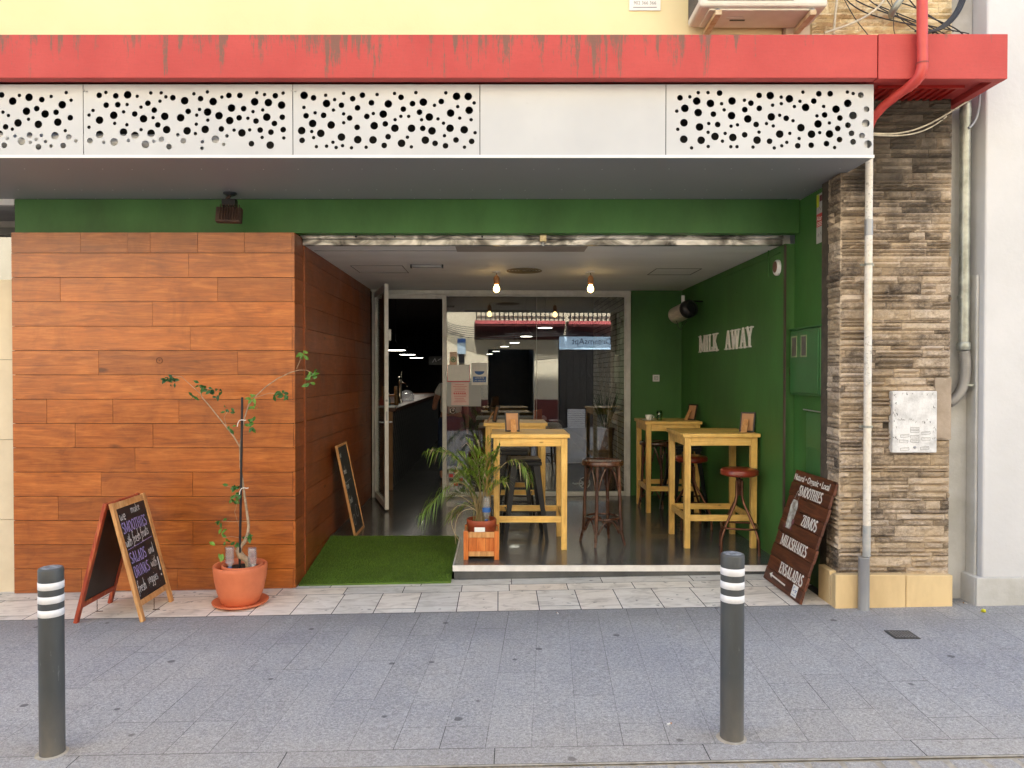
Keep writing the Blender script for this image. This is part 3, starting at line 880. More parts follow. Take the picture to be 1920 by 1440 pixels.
# nail-sized knots / ring mark
part(mb, 'front_boards', W_CLAD, wc)
mb = MB(); p = P(299, 676, YW - .001)
mb.lathe([(.022, 0), (.0245, 0), (.0245, .002), (.022, .002), (.022, 0)], 20, p, M=Matrix.Rotation(R(90), 3, 'X'), cap=False)
mb.lathe([(.003, 0), (.003, .002)], 8, p, M=Matrix.Rotation(R(90), 3, 'X'))
part(mb, 'ring_mark', mat('scorched_wood', (.05, .015, .006), (.03, .01, .005), 9, .6), wc)
mb = MB()
for i in range(len(zs) - 1):
    zb_, zt_ = zs[i + 1] + .0022, zs[i] - .0022
    mb.box(xrw - .02, xrw - .0005, YW + .021, 5.905, max(zb_, .0 - .02), zt_, rr.random())
    if zt_ > 2.68: zt_ = 2.655
    y = 5.945; 
    while y < 9.0:
        y2 = min(9.0, y + rr.choice([.5, .75, 1.0, 1.3]))
        if 9.0 - y2 < .2: y2 = 9.0
        mb.box(xrw - .018, xrw + rr.uniform(-.001, 0), y + .0012, y2 - .0012, max(zb_, -.02), zt_, rr.random())
        y = y2
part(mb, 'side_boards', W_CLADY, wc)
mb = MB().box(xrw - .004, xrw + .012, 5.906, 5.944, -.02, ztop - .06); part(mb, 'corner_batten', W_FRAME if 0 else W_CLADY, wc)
mb = MB().box(xl + .01, xrw - .03, YW + .022, YW + .10, -.1, ztop - .003); mb.box(xrw - .10, xrw - .022, YW + .11, 9.2, -.1, ztop - .08)
part(mb, 'backing', mat('cladding_gap', (.03, .012, .006), (.02, .008, .004), 5, .9), wc)

# ---------------------------------------------------------------- stone pillar
def stonework(mb, mapf, u0, u1, v0, v1, rnd, keep=None, prot=(.006, .030), cells=.022):
    v = v0
    while v < v1 - .005:
        h = rnd.choice([.018, .024, .03, .04, .05, .06, .075])
        h = min(h, v1 - v)
        if v1 - v - h < .015: h = v1 - v
        u = u0 - rnd.uniform(0, .15)
        while u < u1:
            w = rnd.uniform(.09, .34)
            subs = [(v, v + h)] if h < .045 or rnd.random() < .6 else [(v, v + h * .5), (v + h * .5, v + h)]
            for a, b_ in subs:
                uu0, uu1 = max(u, u0), min(u + w, u1)
                if uu1 - uu0 < .015: continue
                if keep and not keep((uu0 + uu1) / 2, (a + b_) / 2): continue
                p = rnd.uniform(*prot)
                nu = max(2, int((uu1 - uu0) / cells)); nv = max(2, int((b_ - a) / (cells * .6)))
                off = rnd.random() * 50
                vs = []; g = .0012; til = rnd.uniform(-.008, .008)
                for j in range(nv + 1):
                    for i in range(nu + 1):
                        s, t = i / nu, j / nv
                        edge = (i in (0, nu)) or (j in (0, nv))
                        ed2 = min(i, nu - i, j, nv - j)
                        nn = noise.noise(Vector(((uu0 + s * (uu1 - uu0)) * 22 + off, (a + t * (b_ - a)) * 34, off)))
                        d = p + .014 * nn + til * (t - .5)
                        if edge: d = d * .12
                        uu = uu0 + g + s * (uu1 - uu0 - 2 * g); vv = a + g + t * (b_ - a - 2 * g)
                        if not edge: uu += noise.noise(Vector((off, uu * 40, vv * 40))) * .004
                        vs.append(mapf(uu, vv, max(.001, d)))
                base = len(vs)
                fs = [(j * (nu + 1) + i, j * (nu + 1) + i + 1, (j + 1) * (nu + 1) + i + 1, (j + 1) * (nu + 1) + i) for j in range(nv) for i in range(nu)]
                loop = [i for i in range(nu + 1)] + [j * (nu + 1) + nu for j in range(1, nv + 1)] + [nv * (nu + 1) + i for i in range(nu - 1, -1, -1)] + [j * (nu + 1) for j in range(nv - 1, 0, -1)]
                us = [uu0 + g + (k % (nu + 1)) / nu * (uu1 - uu0 - 2 * g) for k in loop]; vz = [a + g + (k // (nu + 1)) / nv * (b_ - a - 2 * g) for k in loop]
                for q, z in zip(us, vz): vs.append(mapf(q, z, -.012))
                L = len(loop)
                fs += [(loop[(k + 1) % L], loop[k], base + k, base + (k + 1) % L) for k in range(L)]
                mb.add(vs, fs, rnd.random(), False)
            u += w
        v += h
sp = thing('stone_pillar', 'brown split stone clad pillar with beige plinth right of the opening', 'pillar', (2.7, 5.0, 0))
YP = 5.0
px0, px1 = X(1574, YP), X(1781, YP)
rs = random.Random(21)
def notbox(u, v): return not (X(1680, YP) < u < X(1742, YP) and Z(836, YP) < v < Z(746, YP))
def notpatch(u, v): return notbox(u, v) and not (u > X(1760, YP) and Z(818, YP) < v < Z(716, YP))
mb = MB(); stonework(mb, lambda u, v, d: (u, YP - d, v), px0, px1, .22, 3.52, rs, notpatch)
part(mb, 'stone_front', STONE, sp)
mb = MB(); stonework(mb, lambda u, v, d: (px0 - d, u, v), YP - .004, 5.18, .22, 2.98, rs, None, (.004, .02))
part(mb, 'stone_side', STONE, sp)
mb = MB().box(px0 + .006, px1 - .006, YP + .006, 5.3, 0, 3.6); mb.box(px1 - .0055, px1 - .003, YP + .01, 5.1, .2, 3.5)
part(mb, 'core', mat('dark_mortar', (.10, .08, .06), (.05, .04, .03), 12, .95, bmp=.5), sp)
mb = MB().box(X(1750, YP), px1 - .004, YP - .024, YP + .004, Z(824, YP), Z(708, YP)); part(mb, 'cement_patch', mat('cement_patch', (.42, .34, .27), (.30, .24, .18), 8, .9, bmp=.5), sp)
mb = MB()
zb = Z(1078, 4.93)
mb.box(X(1569, 4.93), X(1702, 4.93) - .002, 4.93, 4.99, -.05, zb - .0); mb.box(X(1702, 4.93) + .002, X(1790, 4.93), 4.931, 4.99, -.05, zb - .003)
mb.box(X(1569, 4.93), X(1790, 4.93), 4.992, 5.02, -.05, zb - .02)
mb.box(X(1569, 4.93), px0 - .001, 5.022, 5.2, -.05, zb + .004)
part(mb, 'plinth', BEIGE_S, sp, .006)
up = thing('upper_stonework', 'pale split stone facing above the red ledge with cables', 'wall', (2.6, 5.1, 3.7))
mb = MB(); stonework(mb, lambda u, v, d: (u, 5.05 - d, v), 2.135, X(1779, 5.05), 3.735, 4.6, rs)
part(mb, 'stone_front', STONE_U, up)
mb = MB().box(2.11, 3.08, 5.055, 5.35, 3.735, 13.4); part(mb, 'core', mat('ochre_mortar', (.5, .38, .2), (.3, .22, .12), 12, .95), up)

# right-hand white building
wb = thing('white_building', 'white rendered building to the right of the stone pillar', 'building', (4, 5, 0))
xw = X(1845, 4.95)
mb = MB().box(xw, 9.0, 4.95, 9.0, G(3.2) - .1, 12.0); part(mb, 'wall', WHITE_R, wb, .012)
mb = MB().box(X(1834, 4.93), 9.0, 4.925, 4.947, G(3.2) - .05, Z(1083, 4.93)); mb.box(X(1834, 4.93), xw - .003, 4.948, 5.10, G(3.2) - .05, Z(1083, 4.93) - .002); part(mb, 'plinth', WHITE_R2, wb, .006)
mb = MB().box(px1 + .003, xw - .004, 5.10, 5.35, -.05, 12.0); part(mb, 'recess_wall', WHITE_R2, wb)
mb = MB().box(xw - .022, xw - .003, 5.0, 5.099, Z(1083, 5.0), Z(515, 5.0)); part(mb, 'corner_render', WHITE_R2, wb, .006)

# left neighbour
ln = thing('neighbour_shopfront', 'beige tiled shopfront with a dark window at the left edge', 'shopfront', (-5, 5.7, 0))
xn = xl - .012
zt = Z(524, 5.7)
mb = MB()
zz = zt; 
while zz > -.3:
    x = xn
    while x > -8: mb.box(x - .6 + .002, x - .002, 5.70, 5.72, max(zz - .62 + .002, -.2), zz - .002, rr.random()); x -= .6
    zz -= .62
part(mb, 'tiles', BEIGE_T, ln)
mb = MB().box(-8, xn, 5.722, 6.3, -.2, zt - .01); part(mb, 'wall', mat('tile_mortar', (.3, .26, .2), None, 8, .9), ln)
mb = MB().box(-8, xl + .02, 6.30, 6.31, zt - .1, 2.86); part(mb, 'pane', clear('dark_shop_glass', (.2, .2, .2), .25), ln)
mb = MB(); mb.box(-8, -3.7, 6.24, 6.29, 2.80, 2.86); mb.box(-8, -3.7, 6.24, 6.295, zt, zt + .05); mb.box(-4.4, -4.34, 6.24, 6.29, zt + .05, 2.80)
part(mb, 'window_frame', mat('dark_window_frame', (.05, .05, .05), (.03, .03, .03), 5, .4), ln)
mb = MB()
for k in range(16): mb.box(-8, -3.78, 5.76 + k * .035, 5.76 + k * .035 + .03, 2.93, 2.94)
mb.box(-8, -3.78, 6.32, 6.34, 2.86, 2.94); part(mb, 'slatted_soffit', mat('grey_slats', (.34, .33, .33), (.28, .27, .27), 4, .6), ln)
mb = MB().box(-8, -3.3, 7.2, 7.3, -.2, 3.4); mb.box(-8, -3.3, 6.35, 7.2, 3.0, 3.1); mb.box(-3.5, -3.4, 6.35, 7.2, 0, 3.0); part(mb, 'shop_interior', DARK, ln)
mb = MB().box(-8, X(30, 5.75) - .005, 5.752, 5.77, 2.94, 3.0); part(mb, 'soffit_trim', WHITE_M, ln)

# ---------------------------------------------------------------- glass front with open door
GA = R(2.0)
gf = thing('glazed_shopfront', 'white framed glass front with an open door at the back of the alcove', 'shopfront', (0, 9.06, FZ), GA)
# local coordinates: x along the front, y = 0 outer face
H0, H1 = 0.0, 2.54
lx0, lm0, lm1, lr0, lr1 = -1.55, -.692, -.640, 1.575, 1.632
mb = MB()
mb.box(lx0, lx0 + .045, -.02, .04, H0, H1); part_l = mb.build('left_post', ALU, gf, .003)
mb = MB().box(lm0, lm1, -.02, .05, H0, H1 - .055); mb.build('middle_post', ALU, gf, .004)
mb = MB().box(lr0, lr1, -.02, .05, H0, H1 - .055); mb.box(lr0 - .018, lr0 - .001, 0.0, .03, .06, H1 - .07); mb.build('right_post', ALU, gf, .004)
mb = MB().box(lx0 + .046, lr1, -.024, .05, H1 - .053, H1); mb.box(lm1 + .001, lr0 - .001, -.005, .03, H1 - .075, H1 - .054); mb.build('top_rail', ALU, gf, .004)
mb = MB().box(lx0 + .046, lm0 - .001, -.01, .04, H1 - .105, H1 - .054); mb.build('door_head', ALU, gf, .003)
mb = MB().box(lm1 + .001, lr0 - .001, -.015, .045, 0.002, .055); mb.build('bottom_rail', ALU, gf, .004)
jx = .469
for a, b_ in ((lm1 + .002, jx - .002), (jx + .002, lr0 - .019)):
    mb = MB().box(a, b_, .008, .016, .056, H1 - .076); mb.build('pane', GLASS, gf)
mb = MB().box(jx - .002, jx + .002, .007, .017, .056, H1 - .076); mb.build('pane_joint', mat('silicone', (.45, .45, .42), None, 4, .4), gf)
# door leaf, opened outwards
hx, hy = lx0 + .05, -.03
dl = bpy.data.objects.new('door', None); COL.objects.link(dl); dl.parent = gf
dl.location = (hx, hy, 0); dl.rotation_euler = (0, 0, R(-73.5) - GA)
DW = .95
mb = MB(); mb.box(0, .05, -.02, .02, .02, 2.50); mb.box(DW - .055, DW, -.022, .022, .02, 2.50); mb.box(.05, DW - .055, -.02, .02, .02, .09); mb.box(.05, DW - .055, -.02, .02, 2.43, 2.50)
mb.build('door_frame', ALU, dl, .003)
mb = MB().box(.051, DW - .056, -.004, .004, .091, 2.429); mb.build('door_pane', GLASS, dl)
mb = MB(); mb.tube([(DW - .028, -.06, .98), (DW - .028, -.05, .98), (DW - .028, .06, .98)], .009); mb.bar((DW - .028, -.06, .98), (DW - .13, -.06, .98), .016, .012); mb.bar((DW - .028, .06, .98), (DW - .13, .06, .98), .016, .012)
mb.lathe([(.013, 0), (.013, .003)], 12, (DW + .0005, 0, 1.22), M=Matrix.Rotation(R(90), 3, 'Y'))
mb.box(DW + .0005, DW + .002, -.008, .008, 1.0, 1.10)
mb.build('handle', STEEL, dl)
mb = MB(); mb.box(DW, DW + .002, .0225, .05, 1.88, 2.0); mb.build('strike_plate', ALU, dl)
mb = MB(); mb.bar((.3, .03, 2.46), (.02, .12, 2.47), .02, .02); mb.lathe([(.03, -.03), (.03, .03)], 10, (.05, .1, 2.44)); mb.build('door_closer', BLACK_M, dl)
# papers and stickers on the glass
def on_glass(px, py):   # local glass-front coordinates of a picture point
    d = Vector((px - CX, F, 0)); x = (px - CX) / F
    X0 = 9.06 / (1 / 1.0 - 0) ; t = 9.06 / (1 - x * math.tan(GA))
    w = P(px, py, t)
    lx = w.x / math.cos(GA) if True else 0
    return w.x / math.cos(GA), w.z - FZ
def paper(name, label, px0_, py0_, px1_, py1_, m, yy=.004, cat='notice'):
    a = on_glass(px0_, py1_); b_ = on_glass(px1_, py0_)
    t = thing(name, label, cat, Matrix.Translation((0, 9.06, FZ)) @ Matrix.Rotation(GA, 4, 'Z') @ Vector((a[0], yy, a[1])), GA)
    MB().box(0, b_[0] - a[0], 0, .001, 0, b_[1] - a[1]).build('sheet', m, t)
    return t, b_[0] - a[0], b_[1] - a[1]
def txt(t, m, s, size, x, y, name='print', **k):
    mb = MB(Matrix.Rotation(R(90), 4, 'X'))
    if isinstance(s, str): s = [(s, size, x, y)]
    for q in s: font_text(mb, q[0], q[1], q[2], q[3], .0004, .0003, **k)
    return mb.build(name, m, t)
GREYC = mat('grey_card', (.42, .44, .45), (.38, .40, .41), 6, .6, bmp=0)
t, w, h = paper('back_card', 'plain grey card stuck behind the notices on the window', 838, 716, 902, 762, GREYC, .0055, 'card')
t, w, h = paper('opening_notice', 'white notice with a red border on the window', 839, 684, 881, 716, PAPER, .0035)
mb = MB(); 
for a, b_, c, d in ((0, w, 0, .012), (0, .006, .012, h), (w - .006, w, .012, h)): mb.box(a, b_, -.0008, -.0002, c, d)
mb.build('border', RED_P, t)
t, w, h = paper('price_notice', 'pink printed notice under the red bordered one on the window', 846, 717, 879, 760, mat('pinkish_paper', (.80, .62, .58), (.74, .5, .47), 5, .6, bmp=0), .0035)
mb = MB(); rn = random.Random(2)
for k in range(11):
    zz = h - .03 - k * (h - .05) / 11
    if k == 5:
        for q in range(6): mb.box(.03 + q * (w - .06) / 6, .03 + (q + .7) * (w - .06) / 6, -.0006, -.0002, zz - .008, zz + .010)
        continue
    mb.box(.02 + rn.random() * .03, w - .02 - rn.random() * .04, -.0006, -.0002, zz, zz + .005)
mb.build('print', RED_P, t)
t, w, h = paper('handwash_notice', 'white and blue sign with a bowl pictogram on the window', 884, 680, 914, 722, PAPER, .0035, 'sign')
mb = MB().box(.018, w - .018, -.0006, -.0002, .035, .105); 
mb.add([(w / 2 + .06 * math.cos(R(a)), -.0006, h * .62 + .045 * math.sin(R(a))) for a in range(180, 361, 12)] , [tuple(range(16))])
mb.build('pictogram', BLUE, t)
mb = MB(Matrix.Rotation(R(90), 4, 'X')); font_text(mb, 'LÁVATE', .032, w / 2, .078, .0008, .0003, align='CENTER'); font_text(mb, 'LAS MANOS', .026, w / 2, .046, .0008, .0003, align='CENTER'); mb.build('lettering', PAPER, t)
t, w, h = paper('green_notice', 'small slip with a round green stamp on the window', 843, 660, 857, 684, mat('peach_slip', (.72, .5, .36), (.66, .45, .32), 6, .6, bmp=0), .0035)
mb = MB(Matrix.Rotation(R(90), 4, 'X')); mb.ribbon(arc(w / 2, h * .42, .03, .03, 0, 350, 18), .010, .0005, .0002); mb.lathe([(.016, .0003), (.016, .0006)], 14, (w / 2, h * .42, 0)); mb.build('stamp', mat('green_ink', (.05, .3, .14), None, 6, .5, bmp=0), t)
t, w, h = paper('round_sticker', 'small round white sticker low on the window', 843, 764, 855, 776, clear('sticker_film', (.6, .6, .6), .1), .0035, 'sticker')
mb = MB(Matrix.Rotation(R(90), 4, 'X')); mb.ribbon(arc(w / 2, h / 2, .034, .034, 0, 355, 20), .004, .0005, .0002); mb.box(w / 2 - .01, w / 2 + .01, h / 2, h / 2 + .01, .0005, .0007); mb.build('ring_print', PAPER, t)
t, w, h = paper('card_stickers', 'sheet of payment and rating stickers low on the window', 841, 880, 868, 912, mat('sticker_grey', (.4, .4, .42), None, 6, .5, bmp=0), .0035, 'stickers')
for nm, m, off in (('white_square', PAPER, 0), ('dark_square', BLACK_M, 1), ('red_square', RED_P, 2)):
    mb = MB()
    for i in range(3):
        for j in range(4):
            if (i * 2 + j) % 3 == off: mb.box(.006 + i * w / 3, (i + 1) * w / 3 - .004, -.0007, -.0002, .008 + j * h / 4, (j + 1) * h / 4 - .006)
    mb.build(nm, m, t)

# ---------------------------------------------------------------- inside the café
DISC = emit('lamp_disc', (1.0, .93, .80), 6.0)
first = None
ROW = [(1022, 615, 10.6), (987, 631, 13.0), (965, 643, 15.7), (946, 650, 17.8), (930, 659, 21.5), (918, 664, 24.0)]
names = ['nearest', 'second', 'third', 'fourth', 'fifth', 'sixth']
for i, (px, py, Y) in enumerate(ROW):
    p = P(px, py, Y)
    if first is None:
        first = thing('pendant_lamp', 'nearest round pendant lamp of the row deep in the café', 'lamp', p, 0, 'pendant lamps inside the café')
        MB().lathe([(.001, .0), (.10, .0), (.11, .008)], 20, cap=False).build('light_disc', DISC, first)
        MB().lathe([(.115, .0), (.11, .05), (.05, .10), (.02, .14), (.02, .15)], 20, cap=False).build('shade', BLACK_M, first)
        MB().tube([(0, 0, .15), (0, 0, 2.95 - p.z)], .004, 6).build('flex', BLACK_M, first)
    else: copy_thing(first, p, 0, '%s round pendant lamp from the glass in the café row' % names[i])
bar1 = None
for i, (px, py, Y) in enumerate([(742, 657, 11.6), (764, 665, 14.2), (781, 671, 16.9)]):
    p = P(px, py, Y)
    if bar1 is None:
        bar1 = thing('bar_lamp', 'nearest wide flat lamp above the bar counter', 'lamp', p, 0, 'wide lamps over the bar')
        MB().lathe([(.001, 0), (.15, 0), (.165, .01)], 22, cap=False).build('light_disc', DISC, bar1)
        MB().lathe([(.17, 0), (.16, .04), (.03, .12), (.02, .14)], 22, cap=False).build('shade', BLACK_M, bar1)
        MB().tube([(0, 0, .14), (0, 0, 2.95 - p.z)], .004, 6).build('flex', BLACK_M, bar1)
    else: copy_thing(bar1, p, 0, 'wide flat lamp above the bar, %s from the door' % ('second', 'third')[i - 1])

ct = thing('bar_counter', 'long dark bar counter with a patterned front inside the door', 'counter', (-1.9, 9.6, FZ))
def m_pattern():
    m, n, b = nt('patterned_counter_tile')
    t = n.nodes.new('ShaderNodeTexCoord'); s = n.nodes.new('ShaderNodeSeparateXYZ'); n.links.new(t.outputs['Object'], s.inputs[0])
    def saw(o, f):
        x = math_(n, 'FRACT', math_(n, 'MULTIPLY', s.outputs[o], f)); return math_(n, 'ABSOLUTE', math_(n, 'SUBTRACT', x, .5))
    d = math_(n, 'ABSOLUTE', math_(n, 'SUBTRACT', saw('Y', 5.0), saw('Z', 5.0)))
    c = ramp(n, d, [(.06, (.16, .17, .17)), (.10, (.02, .022, .024))])
    n.links.new(c, b.inputs['Base Color']); b.inputs['Roughness'].default_value = .5
    return m
MB().box(.44, .50, 0, 7.5, 0, 1.02).build('front_panel', m_pattern(), ct)
MB().box(-.2, .43, .01, 7.49, 0, 1.02).build('body', DARK, ct)
MB().box(-.25, .56, -.04, 7.55, 1.021, 1.07).build('counter_top', W_INT, ct, .006)
MB().box(.40, .52, -.03, -.001, 0, 1.02).build('end_post', mat('counter_end', (.25, .12, .04), None, 6, .5), ct)
# things on the counter
def bottle_obj(x, y, z, h, r, m, label, name='bottle', cap=None):
    t = thing(name, label, 'bottle', (x, y, z))
    MB().lathe([(r * .9, 0), (r, .01), (r, h * .55), (r * .35, h * .75), (r * .32, h)], 12).build('body', m, t)
    if cap: MB().lathe([(r * .38, h), (r * .38, h + .02)], 10).build('cap', cap, t)
    return t
CT = FZ + 1.071
bx = -1.42
bottle_obj(-1.50, 10.0, CT, .17, .032, clear('gel_bottle', (.6, .8, .85), .2), 'clear sanitiser bottle with pump on the bar counter', cap=PAPER)
bottle_obj(-1.62, 10.15, CT, .13, .04, RED_P, 'red squeeze bottle on the bar counter')
bottle_obj(-1.46, 10.5, CT, .22, .03, mat('amber_bottle', (.3, .16, .05), None, 8, .3), 'amber bottle beside the wooden crate on the bar')
t = thing('wooden_crate', 'small wooden crate standing on the bar counter', 'crate', (-1.6, 10.8, CT))
mb = MB(); mb.box(-.1, -.08, -.1, .1, 0, .26); mb.box(.08, .1, -.1, .1, 0, .26); mb.box(-.08, .08, -.1, .1, 0, .02); mb.box(-.08, .08, -.1, .1, .12, .14); mb.build('frame', W_FRAME, t)
t = thing('beer_tap', 'tall shiny metal beer tap on the bar counter', 'beer tap', (-1.52, 11.3, CT))
mb = MB(); mb.lathe([(.05, 0), (.045, .02), (.03, .05), (.03, .30), (.045, .33), (.04, .38), (.01, .40)], 14); mb.tube([(0, 0, .3), (.1, -.02, .31), (.12, -.02, .25)], .012); mb.tube([(.02, 0, .38), (.03, 0, .48)], .012)
mb.build('column', mat('polished_chrome', (.75, .7, .6), (.6, .55, .48), 5, .12, 1.0, bmp=0), t)
t = thing('white_tray', 'white tray lying at the near end of the bar counter', 'tray', (-1.48, 9.8, CT)); MB().box(-.12, .12, -.12, .14, .001, .015).build('tray', PAPER, t, .003)
t = thing('glass_jar', 'glass cake dome on the far part of the bar counter', 'dome', (-1.5, 12.0, CT)); MB().lathe([(.12, 0), (.12, .1), (.08, .16), (.01, .18)], 16).build('dome', PET, t)
ex = thing('exit_sign', 'small exit sign plate above the far door', 'sign', P(818, 676, 15.5))
MB().box(-.16, .16, 0, .03, -.09, .09).build('plate', mat('exit_plate', (.16, .17, .16), None, 5, .6, bmp=0), ex)
mb = MB(Matrix.Rotation(R(90), 4, 'X')); mb.ribbon([(-.08, -.04), (-.03, .04), (.0, -.03)], .02, .001, .001); mb.ribbon([(.03, .0), (.1, .04)], .02, .001, .001); mb.build('pictogram', PAPER, ex)

# inner dining tables behind the glass
def dining(x, y, label, first=None):
    t = thing('dining_table', label, 'table', (x, y, FZ), 0, 'low dining tables inside the café')
    MB().box(-.62, .62, -.32, .32, .71, .75).build('tabletop', mat('pale_tabletop', (.46, .44, .42), (.4, .38, .36), 5, .4), t, .004)
    for sx in (-.55, .55):
        for sy in (-.25, .25): MB().box(sx - .03, sx + .03, sy - .03, sy + .03, 0, .709).build('leg', W_INT, t)
    return t
d1 = dining(.32, 11.2, 'pale topped dining table nearest the glass inside the café')
copy_thing(d1, (.22, 13.2, FZ), 0, 'pale topped dining table further inside the café')
t = thing('dining_chair', 'orange wooden chair back at the inner dining table', 'chair', (.80, 11.5, FZ), R(72))
MB().box(-.2, .2, -.2, .2, .44, .47).build('seat', W_ORANGE, t)
MB().box(-.2, .2, .18, .21, .5, .95).build('backrest', W_ORANGE, t)
for sx in (-.18, .18):
    for sy in (-.18, .18): MB().box(sx - .02, sx + .02, sy - .02, sy + .02, 0, .44).build('leg', W_INT, t)
# floor vase with twigs
vs = thing('floor_vase', 'tall woven vase of twisted pale twigs and green blades behind the glass', 'vase', (1.42, 9.75, FZ))
MB().lathe([(.12, 0), (.13, .05), (.10, .3), (.09, .6), (.115, .78), (.12, .8), (.105, .8), (.08, .6)], 20, cap=False).build('vase', mat('woven_dark_vase', (.25, .15, .10), (.07, .04, .03), 60, .5, bmp=1.0), vs)
mb = MB(); rt = random.Random(4)
for k in range(16):
    a = rt.random() * 6.28; pts = []
    lx_, ly_ = math.cos(a) * .03, math.sin(a) * .03
    dx, dy = rt.uniform(-.12, .12), rt.uniform(-.1, .1)
    for i in range(10):
        s = i / 9
        pts.append((lx_ + dx * s + .025 * math.sin(s * 11 + k), ly_ + dy * s + .02 * math.cos(s * 9 + k * 2), .6 + s * rt.uniform(1.15, 1.2)))
    mb.tube(pts, [.006 * (1 - i / 12) for i in range(10)], 5)
mb.build('twigs', mat('pale_twig', (.75, .66, .52), (.6, .5, .4), 30, .8), vs)
mb = MB()
for k in range(40):
    a = rt.random() * 6.28; r0 = rt.uniform(.1, .9); L = rt.uniform(.3, .55); w = .008
    b0 = Vector((math.cos(a) * .03, math.sin(a) * .03, .78)); tip = b0 + Vector((math.cos(a) * r0 * .2, math.sin(a) * r0 * .15, L))
    n_ = Vector((-math.sin(a), math.cos(a), 0)) * w
    mid = (b0 + tip) / 2 + Vector((0, 0, .06))
    mb.add([b0 - n_, b0 + n_, mid + n_, tip, mid - n_], [(0, 1, 2, 3, 4)])
mb.build('leaves', mat('dark_blade_leaf', (.07, .14, .03), (.04, .08, .02), 9, .5), vs)
# chainring ornament
cr = thing('bicycle_crank', 'silver bicycle chainring with crank arm low behind the glass', 'bicycle part', P(1096, 905, 9.3))
mb = MB(Matrix.Rotation(R(90), 4, 'X'))
mb.ribbon(arc(0, 0, .066, .066, 0, 357, 30), .014, 0, .004)
for k in range(5):
    a = k * 72 + 10; mb.ribbon([(0, 0), (.064 * math.cos(R(a)), .064 * math.sin(R(a)))], .014, .0002 * k, .004)
mb.build('chainring', mat('silver', (.8, .8, .8), (.6, .6, .6), 9, .3, .3, bmp=0), cr)
mb = MB(); mb.tube([(0, -.01, 0), (-.13, -.012, -.012)], [.012, .009]); mb.tube([(-.13, -.012, -.012), (-.15, -.03, .0)], .008); mb.build('crank_arm', MATS['silver'], cr)

# person at the bar
def skin_body(name, verts, edges, radii, m, parent=None, root=0, loc=None, sub=2):
    me = bpy.data.meshes.new(name); me.from_pydata(verts, edges, []); me.materials.append(m)
    o = bpy.data.objects.new(name, me); COL.objects.link(o)
    md = o.modifiers.new('skin', 'SKIN'); md.use_smooth_shade = True
    for i, r in enumerate(radii):
        rr_ = r if isinstance(r, tuple) else (r, r)
        me.skin_vertices[0].data[i].radius = rr_
    me.skin_vertices[0].data[root].use_root = True
    s = o.modifiers.new('sub', 'SUBSURF'); s.levels = s.render_levels = sub
    if parent: o.parent = parent
    if loc: o.location = loc
    return o
pr = thing('person', 'person in a white t-shirt and blue jeans leaning at the bar, seen from behind', 'person', (-.68, 10.5, FZ), 0)
SKINM = mat('skin', (.50, .25, .17), (.42, .2, .13), 8, .5, bmp=.05)
V = [(0, 0, .88), (0, 0, 1.02), (0, .01, 1.18), (0, .02, 1.30), (0, .04, 1.40), (0, .06, 1.47), (0, .07, 1.55), (0, .07, 1.62),
     (-.14, .02, 1.32), (-.22, .03, 1.14), (-.25, .12, 1.02), (-.25, .26, 1.02), (-.25, .32, 1.02),
     (.14, .02, 1.31), (.205, .0, 1.10), (.225, .02, .90), (.23, .03, .80), (.23, .03, .73),
     (-.10, 0, .80), (-.12, .02, .45), (-.12, 0, .09), (-.13, -.04, .03), (-.13, .13, .02),
     (.10, 0, .80), (.12, .03, .45), (.13, 0, .09), (.13, -.04, .03), (.15, .13, .02)]
E = [(0, 1), (1, 2), (2, 3), (3, 4), (4, 5), (5, 6), (6, 7), (3, 8), (8, 9), (9, 10), (10, 11), (11, 12), (3, 13), (13, 14), (14, 15), (15, 16), (16, 17),
     (0, 18), (18, 19), (19, 20), (20, 21), (20, 22), (0, 23), (23, 24), (24, 25), (25, 26), (25, 27)]
Rd = [(.15, .11), (.135, .095), (.14, .10), (.14, .09), .05, .055, (.078, .09), (.06, .07), .05, .042, .036, .03, .03, .05, .042, .034, .026, .03,
      .095, .06, .038, .035, .03, .095, .06, .038, .035, .03]
skin_body('body', V, E, Rd, SKINM, pr)
V2 = [(0, 0, .92), (0, 0, 1.02), (0, .01, 1.18), (0, .02, 1.31), (0, .03, 1.38), (-.14, .02, 1.325), (-.20, .027, 1.20), (.14, .02, 1.315), (.19, .008, 1.18)]
skin_body('t_shirt', V2, [(0, 1), (1, 2), (2, 3), (3, 4), (3, 5), (5, 6), (3, 7), (7, 8)], [(.175, .135), (.165, .125), (.168, .128), (.16, .115), .062, .066, .062, .066, .06], mat('white_cotton', (.82, .80, .76), (.75, .73, .7), 12, .9, bmp=.4, bscale=9, bdist=.02), pr)
V3 = [(0, 0, .96), (0, 0, .86), (-.10, 0, .78), (-.12, .02, .45), (-.12, 0, .10), (.10, 0, .78), (.12, .03, .45), (.13, 0, .10)]
skin_body('jeans', V3, [(0, 1), (1, 2), (2, 3), (3, 4), (1, 5), (5, 6), (6, 7)], [(.17, .13), (.175, .14), .11, .078, .06, .11, .078, .06], mat('blue_denim', (.03, .05, .12), (.02, .032, .08), 20, .9, bmp=.3), pr)
skin_body('hair', [(0, .06, 1.66), (0, .055, 1.60), (0, .04, 1.50)], [(0, 1), (1, 2)], [(.075, .08), (.09, .098), (.07, .05)], mat('dark_hair', (.02, .012, .008), (.01, .006, .004), 60, .5, bmp=.6, stretch=(1, 1, .1)), pr)
